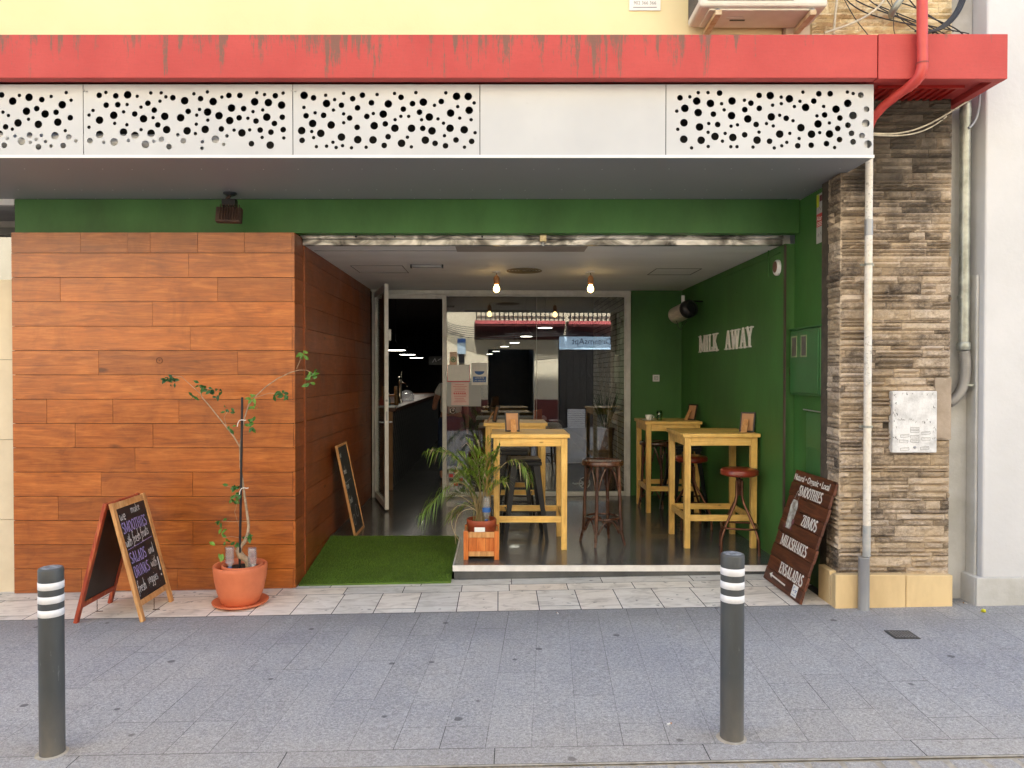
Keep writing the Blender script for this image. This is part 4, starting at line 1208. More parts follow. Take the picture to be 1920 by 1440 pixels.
skin_body('fingers', [(.23, .03, .74), (.235, .02, .69), (.236, .015, .655), (.228, .045, .70), (.222, .045, .66), (.222, .06, .70), (.215, .055, .67), (.238, .0, .70), (.24, -.005, .67)],
          [(0, 1), (1, 2), (0, 3), (3, 4), (0, 5), (5, 6), (0, 7), (7, 8)], [.014, .009, .007, .009, .007, .008, .007, .009, .007], SKINM, pr)

# ================================================================== FURNITURE on the raised floor
def wood_table(label, x, y, wx, wy, h=.997, rz=0.0):
    t = thing('bar_table', label, 'table', (x, y, FZ), rz, 'tall pine bar tables')
    a = iter([.3, .5, .8, .2, .6, .45, .7, .35, .9, .55])
    mb = MB()
    for k in range(4): mb.box(-wx / 2, wx / 2, -wy / 2 + k * wy / 4 + .0003, -wy / 2 + (k + 1) * wy / 4 - .0003, h - .032, h, [.8, .45, .65, .3][k])
    mb.build('tabletop', W_PINEX, t, .0025)
    L = .055; ix, iy = wx / 2 - .018, wy / 2 - .018
    for sx in (-1, 1):
        for sy in (-1, 1):
            mb = MB()
            cx, cy = sx * (ix - L / 2), sy * (iy - L / 2)
            mb.bar((cx, cy, h - .0325), (cx, cy, 0), L, L, L * .86, L * .86, a=next(a)); mb.build('leg', W_PINE, t, .003)
    mb = MB()
    for sy in (-1, 1): mb.box(-ix + L + .001, ix - L - .001, sy * (iy - .012) - .010, sy * (iy - .012) + .010, h - .105, h - .033, .6)
    for sx in (-1, 1): mb.box(sx * (ix - .012) - .010, sx * (ix - .012) + .010, -iy + L + .001, iy - L - .001, h - .105, h - .033, .4)
    mb.build('apron', W_PINEX, t, .002)
    mb = MB()
    for sx in (-1, 1): mb.box(sx * (ix - L / 2) - .011, sx * (ix - L / 2) + .011, -iy + L * .95, iy - L * .95, .23, .285, .35)
    mb.box(-ix + L * .95, ix - L * .95, -iy + .018, -iy + .04, .235, .288, .7)
    mb.box(-ix + L * .95, ix - L * .95, iy - .04, iy - .018, .235, .288, .5)
    mb.build('stretcher', W_PINEX, t, .002)
    return t
T1 = (.272, 6.58)
wood_table('tall yellow pine table in front beside the palm, picture frame on top', T1[0], T1[1], .67, .62)
T2 = (.177, 8.02)
wood_table('tall pine table half hidden behind the front one near the glass', T2[0], T2[1], .67, .62)
T3 = (1.922, 6.66)
wood_table('tall pine table in front of the green wall with the red stool', T3[0], T3[1], .665, .66)
T4 = (1.895, 8.28)
wood_table('tall pine table in the back corner with cup and glass on it', T4[0], T4[1], .62, .64)

def metal_stool(label, x, y, rz, h=.735):
    t = thing('metal_stool', label, 'stool', (x, y, FZ), rz, 'black metal stools')
    s = .145
    mb = MB(); mb.box(-s, s, -s, s, h - .022, h); mb.box(-s - .004, s + .004, -s - .004, s + .004, h - .06, h - .023); mb.build('seat', BLACK_M, t, .008)
    MB().lathe([(.02, h + .0005), (.02, h + .001)], 14).build('seat_hole', DARK, t)
    for sx in (-1, 1):
        for sy in (-1, 1):
            mb = MB()
            p, q = Vector((sx * (s - .012), sy * (s - .012), h - .061)), Vector((sx * .205, sy * .205, 0))
            mb.bar(p, q, .012, .055, .012, .032, up=(sx, -sy, 0)) if 0 else None
            # folded L-section leg
            for ax in (0, 1):
                e = Vector((-sx, 0, 0)) if ax == 0 else Vector((0, -sy, 0)); w0, w1 = .060, .032
                n_ = Vector((0, -sy, 0)) * .003 if ax == 0 else Vector((-sx, 0, 0)) * .003
                mb.add([p, p + e * w0, q + e * w1, q, p + n_, p + e * w0 + n_, q + e * w1 + n_, q + n_], [(0, 1, 2, 3), (7, 6, 5, 4), (0, 4, 5, 1), (1, 5, 6, 2), (2, 6, 7, 3), (3, 7, 4, 0)])
            mb.build('leg', BLACK_M, t, fix=True)
    mb = MB()
    zc = .22
    for hh, (a, b_) in ((.20, ((-1, -1), (1, -1))), (.20, ((-1, 1), (1, 1))), (.27, ((-1, -1), (-1, 1))), (.27, ((1, -1), (1, 1)))):
        r_ = .205 + (s - .012 - .205) * hh / (h - .061) - .004
        mb.tube([(a[0] * r_, a[1] * r_, hh), (b_[0] * r_, b_[1] * r_, hh)], .008)
    mb.build('foot_rail', BLACK_M, t)
    return t
ms = metal_stool('black metal stool tucked under the front pine table', .235, 6.82, R(4))
copy_thing(ms, (.17, 7.72, FZ), R(-6), 'black metal stool under the table by the glass')
copy_thing(ms, (2.03, 8.06, FZ), R(8), 'black metal stool in the back corner under the far table')

def bentwood(label, x, y, rz, h=.745):
    t = thing('bentwood_stool', label, 'stool', (x, y, FZ), rz, 'dark bentwood stools')
    mb = MB(); mb.lathe([(.165, h - .045), (.182, h - .043), (.186, h - .030), (.182, h - .012), (.176, h), (.164, h), (.160, h - .008)], 32, cap=False); mb.build('seat_ring', W_BENT, t)
    MB().lathe([(.0005, h - .016), (.12, h - .012), (.161, h - .006)], 28, cap=False).build('seat_pad', W_BENT, t)
    legs = []
    for k in range(4):
        a = R(90 * k)
        p0 = Vector((math.cos(a) * .150, math.sin(a) * .150, h - .046)); p1 = Vector((math.cos(a) * .168, math.sin(a) * .168, .24)); p2 = Vector((math.cos(a) * .205, math.sin(a) * .205, 0)); p15 = Vector((math.cos(a) * .176, math.sin(a) * .176, .12))
        MB().tube([p0, (p0 + p1) / 2, p1, p15, p2], [.0145, .016, .0165, .015, .0125], 10).build('leg', W_BENT, t)
        legs.append(a)
    mb = MB()
    ringr = .152
    mb.tube([(ringr * math.cos(R(q)), ringr * math.sin(R(q)), .235) for q in range(0, 360, 12)], .0095, 8, True); mb.build('foot_ring', W_BENT, t)
    for k in range(4):
        a0, a1 = R(90 * k + 5), R(90 * k + 85); am = R(90 * k + 45)
        for zz, hh, name in ((h - .05, .16, 'arch_brace'), (.222, -.10, 'lower_brace')):
            pts = []
            for i in range(13):
                s = i / 12; a = a0 + (a1 - a0) * s
                r_ = .150 - .03 * math.sin(math.pi * s)
                e = 4 * s * (1 - s)
                if name == 'arch_brace': z_ = h - .056 - .20 * (1 - e) ** 1.4
                else: z_ = .215 - .11 * (1 - e) ** 1.4; r_ += .008 * (1 - e)
                pts.append((r_ * math.cos(a), r_ * math.sin(a), z_))
            MB().tube(pts, .0085, 8).build(name, W_BENT, t)
    return t
bs = bentwood('worn dark bentwood stool standing alone before the glass', .925, 6.56, R(-25))
copy_thing(bs, (1.80, 8.42, FZ), R(10), 'dark bentwood stool in shadow behind the corner table')

def swivel(label, x, y, rz, h=.71):
    t = thing('swivel_stool', label, 'stool', (x, y, FZ), rz, 'red leather swivel stools')
    MB().lathe([(.001, h), (.10, h + .002), (.145, h - .006), (.160, h - .022), (.156, h - .034), (.161, h - .042), (.156, h - .056), (.13, h - .066), (.001, h - .066)], 32, cap=False).build('seat', LEATHER, t)
    MB().tube([(0, 0, h - .066), (0, 0, h - .20)], .009).build('screw', BLACK_M, t)
    mb = MB(); mb.lathe([(.012, h - .235), (.028, h - .23), (.028, h - .10), (.03, h - .095), (.012, h - .093)], 12); mb.build('hub', BROWN_M, t)
    for k in range(4):
        a = R(90 * k + 30); c, s = math.cos(a), math.sin(a)
        pts = [(c * .030, s * .030, h - .11), (c * .031, s * .031, h - .24), (c * .05, s * .05, h - .30), (c * .165, s * .165, .225), (c * .195, s * .195, .16), (c * .21, s * .21, .12), (c * .213, s * .213, 0)]
        MB().tube(pts, .0115, 8).build('leg', BROWN_M, t)
    mb = MB(); pts = []
    for k in range(4):
        for q in (-14, 0, 14):
            a = R(90 * k + 30 + q); r_ = .182 if q == 0 else .172; pts.append((r_ * math.cos(a), r_ * math.sin(a), .215))
    mb.tube(pts, .009, 8, True); mb.build('foot_ring', BROWN_M, t)
    return t
sw = swivel('red leather seated swivel stool in front by the green wall', 2.055, 6.27, R(0), .71)
copy_thing(sw, (1.90, 7.25, FZ), R(20), 'red leather seated swivel stool in shadow between the two right tables')

# picture frames on the tables (seen from behind)
TBZ = FZ + .997 + .0012
KRAFT = mat('kraft_backing', (.48, .26, .13), (.42, .22, .11), 9, .7)
def pframe(label, x, y, rz, w=.13, h=.18):
    t = thing('picture_frame', label, 'picture frame', (x, y, TBZ), rz, 'small picture frames on the tables')
    lean = R(14)
    Mx = Matrix.Rotation(lean, 4, 'X')     # leans away (+y)
    def mk(): 
        m_ = MB(Matrix.Rotation(-lean, 4, 'X')); return m_
    mb = mk(); mb.box(-w / 2, w / 2, 0, .012, .001, .014); mb.box(-w / 2, w / 2, 0, .012, h - .013, h); mb.box(-w / 2, -w / 2 + .012, 0, .012, .014, h - .013); mb.box(w / 2 - .012, w / 2, 0, .012, .014, h - .013); mb.build('frame', mat('black_frame', (.03, .022, .018), (.02, .015, .012), 10, .5), t)
    mb = mk(); mb.box(-w / 2 + .0122, w / 2 - .0122, .002, .009, .0142, h - .0132); mb.build('backing', KRAFT, t)
    mb = MB(); mb.add([(-.02, -.002, h * .62), (.02, -.002, h * .62), (.026, -.07, 0.001), (-.026, -.07, .001), (-.02, .002, h * .62), (.02, .002, h * .62), (.026, -.066, .001), (-.026, -.066, .001)], [(0, 1, 2, 3), (7, 6, 5, 4), (0, 4, 5, 1), (1, 5, 6, 2), (2, 6, 7, 3), (3, 7, 4, 0)]); mb.build('easel_leg', W_FRAME, t)
    return t
pf = pframe('small picture frame seen from behind on the front pine table', .125, 6.55, R(8))
copy_thing(pf, (-.055, 7.88, TBZ), R(-75), 'small picture frame seen edge on, on the table by the glass')
copy_thing(pf, (2.19, 6.50, TBZ), R(-38), 'small picture frame on the right table against the green wall')
copy_thing(pf, (2.14, 8.22, TBZ), R(-60), 'small picture frame on the corner table against the green wall')

cp = thing('coffee_cup', 'white coffee cup on its saucer on the corner table', 'cup', (1.665, 8.16, TBZ))
MB().lathe([(.001, 0.0), (.045, .001), (.075, .008), (.075, .010), (.04, .005), (.001, .005)], 24, cap=False).build('saucer', PAPER, cp)
MB().lathe([(.022, .006), (.032, .02), (.039, .06), (.036, .06), (.028, .02), (.001, .012)], 20, cap=False).build('cup', PAPER, cp)
MB().tube([(.037, 0, .05), (.058, 0, .045), (.055, 0, .025), (.033, 0, .02)], .004, 6).build('handle', PAPER, cp)
gg = thing('drinking_glass', 'greenish drinking glass beside the coffee cup', 'glass', (1.775, 8.12, TBZ))
MB().lathe([(.028, 0), (.034, .04), (.034, .08), (.028, .11), (.026, .11), (.031, .08), (.03, .01), (.001, .006)], 18, cap=False).build('glass', clear('green_glass', (.55, .72, .5), .12), gg)

# bulbs
BULB = emit('lit_bulb', (1.0, .66, .24), 4.0)
CORK = mat('light_wood_holder', (.50, .24, .10), (.42, .19, .08), 12, .5)
def hangbulb(label, x, y):
    t = thing('hanging_bulb', label, 'lamp', (x, y, 2.657), 0, 'bulbs hanging from the alcove ceiling')
    MB().lathe([(.045, 0), (.045, -.006), (.03, -.010), (.006, -.012)], 18).build('ceiling_rose', WHITE_M if 0 else CEIL, t)
    MB().tube([(0, 0, -.01), (0, 0, -.035)], .004, 6).build('flex', BLACK_M, t)
    MB().lathe([(.008, -.034), (.022, -.045), (.030, -.065), (.030, -.105), (.026, -.125), (.020, -.128)], 18).build('holder', CORK, t)
    MB().lathe([(.017, -.128), (.020, -.14), (.030, -.158), (.033, -.175), (.028, -.195), (.012, -.207), (.001, -.209)], 18, cap=False).build('bulb', BULB, t)
    return t
hb = hangbulb('lit bulb with wooden holder hanging above the front table', X(931, 7.48), 7.48)
copy_thing(hb, (X(1107, 7.48), 7.48, 2.657), 0, 'lit bulb with wooden holder hanging above the bentwood stool')
av = thing('air_vent', 'round slotted air diffuser in the alcove ceiling', 'vent', (X(983, 7.35), 7.35, 2.656))
for r_ in (.05, .08, .11, .14, .17): MB().lathe([(r_ - .010, -.004), (r_ + .006, -.012), (r_ + .008, -.008), (r_ - .008, .0)], 32, cap=False).build('ring', mat('brownish_ring', (.30, .24, .14), (.2, .16, .1), 10, .5), av)
tl = thing('linear_lamp', 'unlit linear lamp fitting on the alcove ceiling', 'lamp', (X(801, 7.0), 6.98, 2.65))
MB().box(-.14, .14, -.02, .02, -.022, .004).build('diffuser', mat('grey_diffuser', (.35, .35, .36), None, 5, .4), tl, .006)
mb = MB(); mb.box(-.155, -.141, -.025, .025, -.026, .004); mb.box(.141, .155, -.025, .025, -.026, .004); mb.build('end_cap', BLACK_M, tl)
pa = P(1230, 709, 9.13)
ws = thing('wall_socket', 'white square switch with a keyhole on the green back wall', 'switch', pa)
MB().box(-.042, .042, -.012, .0, -.042, .042).build('plate', WHITE_M, ws, .004)
mb = MB(Matrix.Rotation(R(90), 4, 'X')); mb.ribbon([(-.02, -.02), (.02, -.02), (.02, .02), (-.02, .02), (-.02, -.02)], .005, .0122, .001); mb.ribbon(arc(0, 0, .009, .009, 0, 300, 10), .004, .0124, .001); mb.build('symbol', GREY_T, ws)

# heater
ht = thing('patio_heater', 'brass coloured cylindrical heater on a bracket in the corner', 'heater', (2.02, 8.15, 2.30), R(-12))
My = Matrix.Rotation(R(90), 3, 'Y') @ Matrix.Identity(3)
Mt = (Matrix.Rotation(R(-58), 3, 'Z') @ Matrix.Rotation(R(78), 3, 'Y'))
MB().lathe([(.085, -.13), (.092, -.12), (.092, .10)], 24, M=Mt, cap=True).build('body', mat('brushed_steel', (.70, .64, .52), (.50, .46, .38), 14, .35, .5, stretch=(1, 1, 12)), ht)
MB().lathe([(.092, .101), (.10, .12), (.095, .18), (.06, .20)], 24, M=Mt).build('end_cap', BLACK_M, ht)
mb = MB(); mb.box(-.0, .035, -.02, .02, .10, .19); mb.build('mounting_box', WHITE_M, ht, .004)
MB().tube([(.02, 0, .12), (.14, .06, .13), (.25, .1, .13)], .008).build('bracket', BLACK_M, ht)
MB().tube([(-.05, 0, -.09), (-.03, 0, -.17), (0, 0, -.19), (.02, 0, -.15), (.06, 0, -.09)], .004, 6).build('flex', CABLE, ht)
al = thing('alarm_sounder', 'round white alarm disc on the green wall near the opening', 'alarm', (2.268, 5.98, Z(502, 5.98)))
Mx_ = Matrix.Rotation(R(-90), 3, 'Y')
MB().lathe([(.064, 0), (.064, .016), (.056, .026), (.045, .028)], 28, M=Mx_).build('housing', WHITE_M, al)
mb = MB(); mb.lathe([(.046, .0283), (.046, .030)], 20, (0, 0, .006), M=Mx_); mb.build('label_plate', mat('brown_label', (.2, .1, .07), None, 9, .6), al)

# MILK AWAY letters on the side wall
mk = thing('wall_lettering', 'white wooden letters reading MILK AWAY on the green wall', 'lettering', (2.271, 7.4, 1.95))
def letters(word, ya, yb):
    tot = sum(GL[c][0] for c in word); k = (ya - yb) / tot
    y = ya
    for c in word:
        w = GL[c][0] * k
        mb = MB(frame_matrix((0, y - 7.4, 1.862 - 1.95), (0, -1, 0), (0, 0, 1)))
        write(mb, c, 0, 0, .185, sx=k / .185, thick=.16, thin=.09, serif=.26, h0=.002, h=.014)
        mb.build('letter', WHITE_P, mk)
        y -= w
letters('MILK', 8.31, 7.60); letters('AWAY', 7.36, 6.56)

# meter cabinet etc. on the jamb wall (x = 2.35, facing -x)
XJ = 2.349
mc = thing('meter_cabinet', 'green metal meter cabinet with two small windows on the jamb', 'cabinet', (XJ, 5.56, 1.46))
ya, yb = 5.83, 5.30
MB().box(-.035, 0, yb - 5.56, ya - 5.56, 0, .505).build('box', GREEN_B, mc, .004)
MB().box(-.047, -.036, yb - 5.56 + .012, ya - 5.56 - .012, .015, .49).build('door', GREEN_B, mc, .005)
for q in (.13, -.05): MB().box(-.0495, -.048, q, q + .085, .30, .445).build('window', mat('dusty_window', (.13, .12, .10), (.08, .07, .06), 14, .5), mc)
for q in (.13, -.05):
    mb = MB(); mb.box(-.051, -.048, q - .01, q, .29, .455); mb.box(-.051, -.048, q + .085, q + .095, .29, .455); mb.box(-.051, -.048, q, q + .085, .29, .30); mb.box(-.051, -.048, q, q + .085, .445, .455); mb.build('window_frame', mat('khaki_frame', (.30, .36, .20), (.20, .25, .13), 14, .6), mc)
MB().box(-.05, 0, yb - 5.57, ya - 5.55, .5055, .517).build('rain_cap', GREEN_B, mc, .002)
pl = thing('padlock', 'rusty padlock at the side of the green meter cabinet', 'padlock', (2.325, 5.865, 1.64))
MB().box(-.012, .012, -.02, .02, -.03, .02).build('body', mat('rusty_iron', (.16, .12, .09), (.08, .05, .04), 40, .6, .6), pl, .003)
MB().tube([(0, -.013, .02), (0, -.013, .05), (0, 0, .063), (0, .013, .05), (0, .013, .02)], .004, 8).build('shackle', STEEL, pl)
fp = thing('flush_panel', 'tall flush green panel below the meter cabinet', 'panel', (XJ, 5.46, .5))
MB().box(-.012, 0, -.16, .13, 0, .83).build('panel', GREEN_B, fp, .003)
MB().box(-.016, -.013, -.15, .12, .56, .565).build('seam', GREEN_B, fp)
MB().tube([(-.02, -.15, .845), (-.02, .16, .85)], .005).build('hinge_bar', STEEL, fp)
js = thing('jamb_strip', 'rusty steel strip edging the green side wall of the opening', 'strip', (2.268, 5.85, 1.3))
MB().box(-.006, .001, -.035, .004, -1.2, 1.34).build('strip', mat('rusty_strip', (.13, .10, .08), (.06, .04, .03), 8, .6, .3, stretch=(1, 1, .2)), js)
st = thing('alarm_sticker', 'alarm company sticker in white and red on the green jamb', 'sticker', (XJ - .001, 5.36, 2.58))
Ms = frame_matrix((0, .09, 0), (0, -1, 0), (0, 0, 1))
def stk(x0, x1, y0, y1, h, m, nm): MB(Ms).box(x0, x1, y0, y1, 0, h).build(nm, m, st)
stk(0, .155, 0, .36, .001, mat('faded_sticker', (.48, .48, .47), (.4, .4, .4), 9, .5, bmp=0), 'backing')
stk(.003, .152, .12, .215, .0014, RED_P, 'red_band'); stk(.05, .115, .30, .345, .0014, mat('maroon_print', (.16, .02, .03), None, 8, .5, bmp=0), 'emblem'); stk(.002, .042, .265, .358, .0016, mat('yellow_tag', (.65, .7, .03), None, 8, .5, bmp=0), 'yellow_tag')
mb = MB(Ms); font_text(mb, 'Alarma', .05, .006, .165, .0015, .0003); 
for k in range(3): mb.box(.01, .13 - k * .02, .128 + k * .011, .132 + k * .011, .0015, .0017)
mb.build('lettering', PAPER, st)
mb = MB(Ms); font_text(mb, 'i Conexión !', .03, .012, .235, .0015, .0003, shear=.3) if 0 else None
for k, (a, b_) in enumerate(((.02, .05), (.06, .055), (.105, .05))): mb.ribbon([(a, b_), (a + .014, b_ + .022), (a + .024, b_ - .006)], .006, .0015, .0003)
mb.ribbon([(.02, .235), (.05, .262), (.07, .238), (.1, .27), (.135, .26)], .004, .0015, .0003)
mb.build('pictogram', GREY_T, st)

# ---------------------------------------------------------------- leaning wooden menu sign
bl, br_, tl_, tr_ = Vector((2.05, 5.69, G(2.05) + .006)), Vector((2.055, 5.0, G(2.05) + .006)), Vector((2.30, 5.69, .885)), Vector((2.30, 5.0, .885))
ms_ = thing('menu_sign', 'dark wooden board sign listing SMOOTHIES, ZUMOS, MILKSHAKES and ENSALADAS leaning on the jamb', 'sign', bl)
u = (br_ - bl); v = (tl_ - bl)
Wd, Hd = u.length, v.length
M0 = frame_matrix((0, 0, 0), u, v)
rb = random.Random(8)
mb = MB(M0); n = 9; offs = [0, .015, .0, .02, -.005, .01, .018, .0, .012]
for k in range(n):
    a = k * Hd / n; b_ = (k + 1) * Hd / n
    o_ = offs[k] * .8
    mb.box(.004 + o_, Wd - .012 + o_, a + .0012, b_ - .0012, -.020 + (k % 2) * .0015, .0 + (k % 2) * .0015, rb.random())
mb.build('boards', W_SIGN, ms_, .003)
mb = MB(M0); mb.box(.10, .15, .06, Hd - .06, -.036, -.0215); mb.build('batten', W_SIGN, ms_)
mb = MB(M0); mb.box(Wd - .15, Wd - .10, .06, Hd - .06, -.036, -.0215); mb.build('batten', W_SIGN, ms_)
SIGNW = WHITE_P
mb = MB(M0)
def centered(word, yy, size, sx, cxr, **k):
    w = textwidth(word, size, sx); write(mb, word, cxr * Wd - w / 2, yy, size, sx, h0=.0017, h=.0006, thick=.15, thin=.075, **k)
rowh = Hd / n
centered('SMOOTHIES', 7 * rowh + .014, .076, .98, .53)
centered('ZUMOS', 5 * rowh + .010, .080, .98, .70)
centered('MILKSHAKES', 3 * rowh + .010, .080, .98, .50)
centered('ENSALADAS', 1 * rowh + .012, .080, .98, .63)
font_text(mb, 'Natural • Organic • Local', .066, .03, 8 * rowh + .022, .0018, .0006, sx=.87, bold=.0012)
mb.build('lettering', SIGNW, ms_)
mb = MB(M0); mb.ribbon([(.16, .035), (.42, .060)] if 0 else [(.14, .058), (.40, .052)], .012, .0019, .0006)
mb.add([(.10, .060, .0026), (.15, .083, .0026), (.145, .058, .0026), (.15, .036, .0026)], [(0, 3, 2, 1)])
mb.build('arrow', SIGNW, ms_)
mb = MB(M0); cxj, cyj = .17, 5.7 * rowh
mb.add([(cxj - .05, cyj - .12, .0022), (cxj + .045, cyj - .12, .0022), (cxj + .06, cyj + .06, .0022), (cxj + .035, cyj + .10, .0022), (cxj - .04, cyj + .10, .0022), (cxj - .062, cyj + .05, .0022)], [(0, 1, 2, 3, 4, 5)])
mb.ribbon([(cxj - .03, cyj + .11), (cxj - .01, cyj + .17), (cxj + .03, cyj + .16), (cxj + .035, cyj + .11)], .005, .002, .0005); mb.ribbon([(cxj + .005, cyj + .165), (cxj + .025, cyj + .21)], .007, .002, .0005)
mb.build('jar_drawing', mat('faded_white_paint', (.60, .62, .58), (.25, .22, .18), 22, .8, bmp=.1), ms_)
mb = MB(M0)
for q, w_ in (((cxj + .055, cyj - .06), .022), ((cxj - .06, cyj - .11), .018), ((cxj + .05, cyj - .115), .016)): mb.lathe([(w_, .0024), (w_, .0028)], 12, (q[0], q[1], 0))
mb.build('berry_drawing', mat('faded_berry', (.26, .10, .11), (.12, .04, .04), 30, .8, bmp=0), ms_)
MB(M0).box(Wd - .17, Wd - .085, .018, .100, .0018, .0026).build('label_sticker', PAPER, ms_)
mb = MB(M0); mb.ribbon(arc(Wd - .142, .072, .014, .014, 40, 330, 10), .004, .0027, .0003); mb.box(Wd - .12, Wd - .095, .062, .068, .0027, .003); mb.box(Wd - .12, Wd - .1, .052, .057, .0027, .003); mb.box(Wd - .16, Wd - .1, .03, .033, .0027, .003); mb.build('sticker_print', BLUE, ms_)

# ---------------------------------------------------------------- chalkboard leaning on the cladding
a0, a1, b0 = Vector((-1.33, 6.80, FZ + .002)), Vector((-1.33, 7.24, FZ + .002)), Vector((-1.505, 6.80, .955))
cb = thing('chalkboard', 'narrow chalkboard with pale wood frame leaning on the side cladding', 'chalkboard', a0)
u = a1 - a0; v = b0 - a0; M0 = frame_matrix((0, 0, 0), u, v); Wd, Hd = u.length, v.length
f_ = .022
mb = MB(M0); mb.box(0, Wd, 0, f_, -.012, .010); mb.box(0, Wd, Hd - f_, Hd, -.012, .010); mb.box(0, f_, f_, Hd - f_, -.012, .010); mb.box(Wd - f_, Wd, f_, Hd - f_, -.012, .010); mb.build('frame', W_FRAME, cb, .002)
MB(M0).box(f_ + .0005, Wd - f_ - .0005, f_ + .0005, Hd - f_ - .0005, -.008, .002).build('board', BOARD, cb)
mb = MB(M0)
for k, (s_, z_) in enumerate((('we', .74), ('make', .58), ('fresh', .44), ('fruits', .30))): write(mb, s_, .06 + (k % 2) * .02, z_, .075, .8, .1, .06, 0, .0022, .0004, jit=.04)
mb.ribbon([(.06, .50), (.3, .51)], .003, .0023, .0004); mb.ribbon(arc(.28, .2, .05, .06, 0, 350, 16), .004, .0023, .0004); mb.ribbon(arc(.12, .14, .04, .05, 0, 350, 16), .004, .0023, .0004)
mb.build('chalk_writing', CHALK, cb)

# ---------------------------------------------------------------- A-frame board
af = thing('a_frame_board', 'folding wooden chalkboard on the pavement advertising smoothies', 'a-board', (-2.62, 5.15, G(-2.62)))
def leaf(sign, frame_m, name):
    """one leaf of the folding board; sign +1 faces right (+x)"""
    foot = .225 * sign; H = .80 - .0
    y0, y1 = -.235, .235
    base_z = -.0 + G(foot)
    top = Vector((.012 * sign, 0, H))
    e = bpy.data.objects.new(name, None); COL.objects.link(e); e.parent = af
    v = Vector((.018 * sign - foot, 0, H - base_z)); L = v.length
    if sign > 0: M0 = frame_matrix((foot, y0, base_z), (0, 1, 0), v)
    else: M0 = frame_matrix((foot, y1, base_z), (0, -1, 0), v)
    W = y1 - y0; s = .038
    mb = MB(M0)
    mb.box(0, s, 0, L, -.012, .012, .4); mb.box(W - s, W, 0, L, -.012, .012, .7); mb.box(s + .0005, W - s - .0005, .10, .14, -.011, .011, .5); mb.box(s + .0005, W - s - .0005, L - .048, L - .004, -.011, .011, .8)
    mb.build('frame', frame_m, e, .003)
    MB(M0).box(s + .001, W - s - .001, .1405, L - .0485, -.006, .005).build('board', BOARD, e)
    return e, M0, W, L, s
e, M0, W, L, s = leaf(1, W_FRAME, 'front_leaf')
mb = MB(M0); jy = .035
sc_ = .062
k_ = dict(h0=.0052, h=.0003, serif=0, thick=.07, thin=.05, jit=jy)
write(mb, 'we', .06, L - .135, .085, .95, **k_)
write(mb, 'make', .22, L - .115, .068, .95, slope=.04, **k_)
write(mb, 'with fresh fruits', .052, L - .325, .080, .76, slope=.10, gap=.87, **k_)
write(mb, 'and', .31, .395, .072, .80, **k_)
write(mb, 'with', .30, .300, .072, .76, **k_)
write(mb, 'fresh', .055, .185, .082, .70, **k_)
write(mb, 'veggies', .205, .205, .078, .68, **k_)
write(mb, '!', .395, .215, .13, .7, h0=.0052, h=.0003, serif=0, thick=.11)
rc = random.Random(6)
for k in range(90):
    xx, yy = rc.uniform(.05, W - .05), rc.uniform(.15, L - .17); mb.box(xx, xx + .0018, yy, yy + .0018, .0053, .0056)
mb.build('white_chalk_writing', CHALK, e)
mb = MB(M0)
def outline(word, x, y, size, sx):
    write(mb, word, x, y, size, sx, .085, .055, .0, .0052, .0003, jit=.04)
outline('SMOOTHIES', .058, L - .225, .078, .82)
outline('SALADS', .058, .385, .078, .82); outline('DRINKS', .062, .288, .078, .80)
mb.ribbon([(.06 + k * .012, .485 + .02 * k / 30 + .004 * (k % 2)) for k in range(30)], .0025, .0054, .0003)
mb.build('purple_chalk_writing', CHALK_P, e)
e2, M2, W, L, s = leaf(-1, W_RED, 'rear_leaf')
mb = MB(); mb.tube([(-.018, -.15, .785), (.018, -.15, .785)], .004); mb.tube([(-.018, .15, .785), (.018, .15, .785)], .004); mb.build('hinge', STEEL, af)
def chain(x0, y0, z0_, L_):
    mb = MB()
    for k in range(int(L_ / .011)):
        c = Vector((x0, y0, z0_ - k * .011)); a = k % 2
        ring = [c + Vector(((.0035 * math.cos(R(q))) * (1 - a), (.0035 * math.cos(R(q))) * a, .0075 * math.sin(R(q)))) for q in range(0, 360, 60)]
        mb.tube(ring, .0012, 5, True)
    mb.tube([(x0 - .01, y0, z0_ - L_), (x0 + .035, y0 + .01, z0_ - L_ - .001)], .003, 5)
    mb.build('chain', mat('rusty_chain', (.10, .055, .035), (.06, .03, .02), 60, .7, .4), af)
chain(-.19, -.02, .11, .10); chain(.19, .02, .11, .10)

# ---------------------------------------------------------------- terracotta pot with tree
PY = 5.28
pot = thing('potted_tree', 'young bare fig tree staked in a round terracotta pot by the cladding', 'potted plant', (X(449, PY), PY, G(-1.86)))
ox, oz = pot.location.x, pot.location.z
MB().lathe([(.001, .001), (.15, .001), (.19, .018), (.197, .03), (.19, .03), (.15, .012), (.001, .010)], 36, cap=False).build('saucer', TERRA, pot)
MB().lathe([(.118, .013), (.135, .03), (.160, .10), (.178, .18), (.187, .255), (.187, .285), (.183, .29), (.170, .288), (.165, .25), (.15, .2), (.001, .2)], 40, cap=False).build('outer_pot', TERRA, pot)
MB().lathe([(.13, .201), (.142, .27), (.143, .292), (.133, .292), (.128, .262)], 32, (.015, 0, 0), cap=False).build('inner_pot', TERRA_D if 0 else TERRA, pot)
MB().lathe([(.001, .262), (.13, .258)], 24, (.015, 0, 0), cap=False).build('soil', SOIL, pot)
def L3(px, py, dy=0.0): 
    p = P(px, py, PY + dy); return Vector((p.x - ox, dy, p.z - oz))
BARK = mat('pale_bark', (.46, .34, .23), (.26, .18, .11), 30, .8, bmp=.4)
mb = MB()
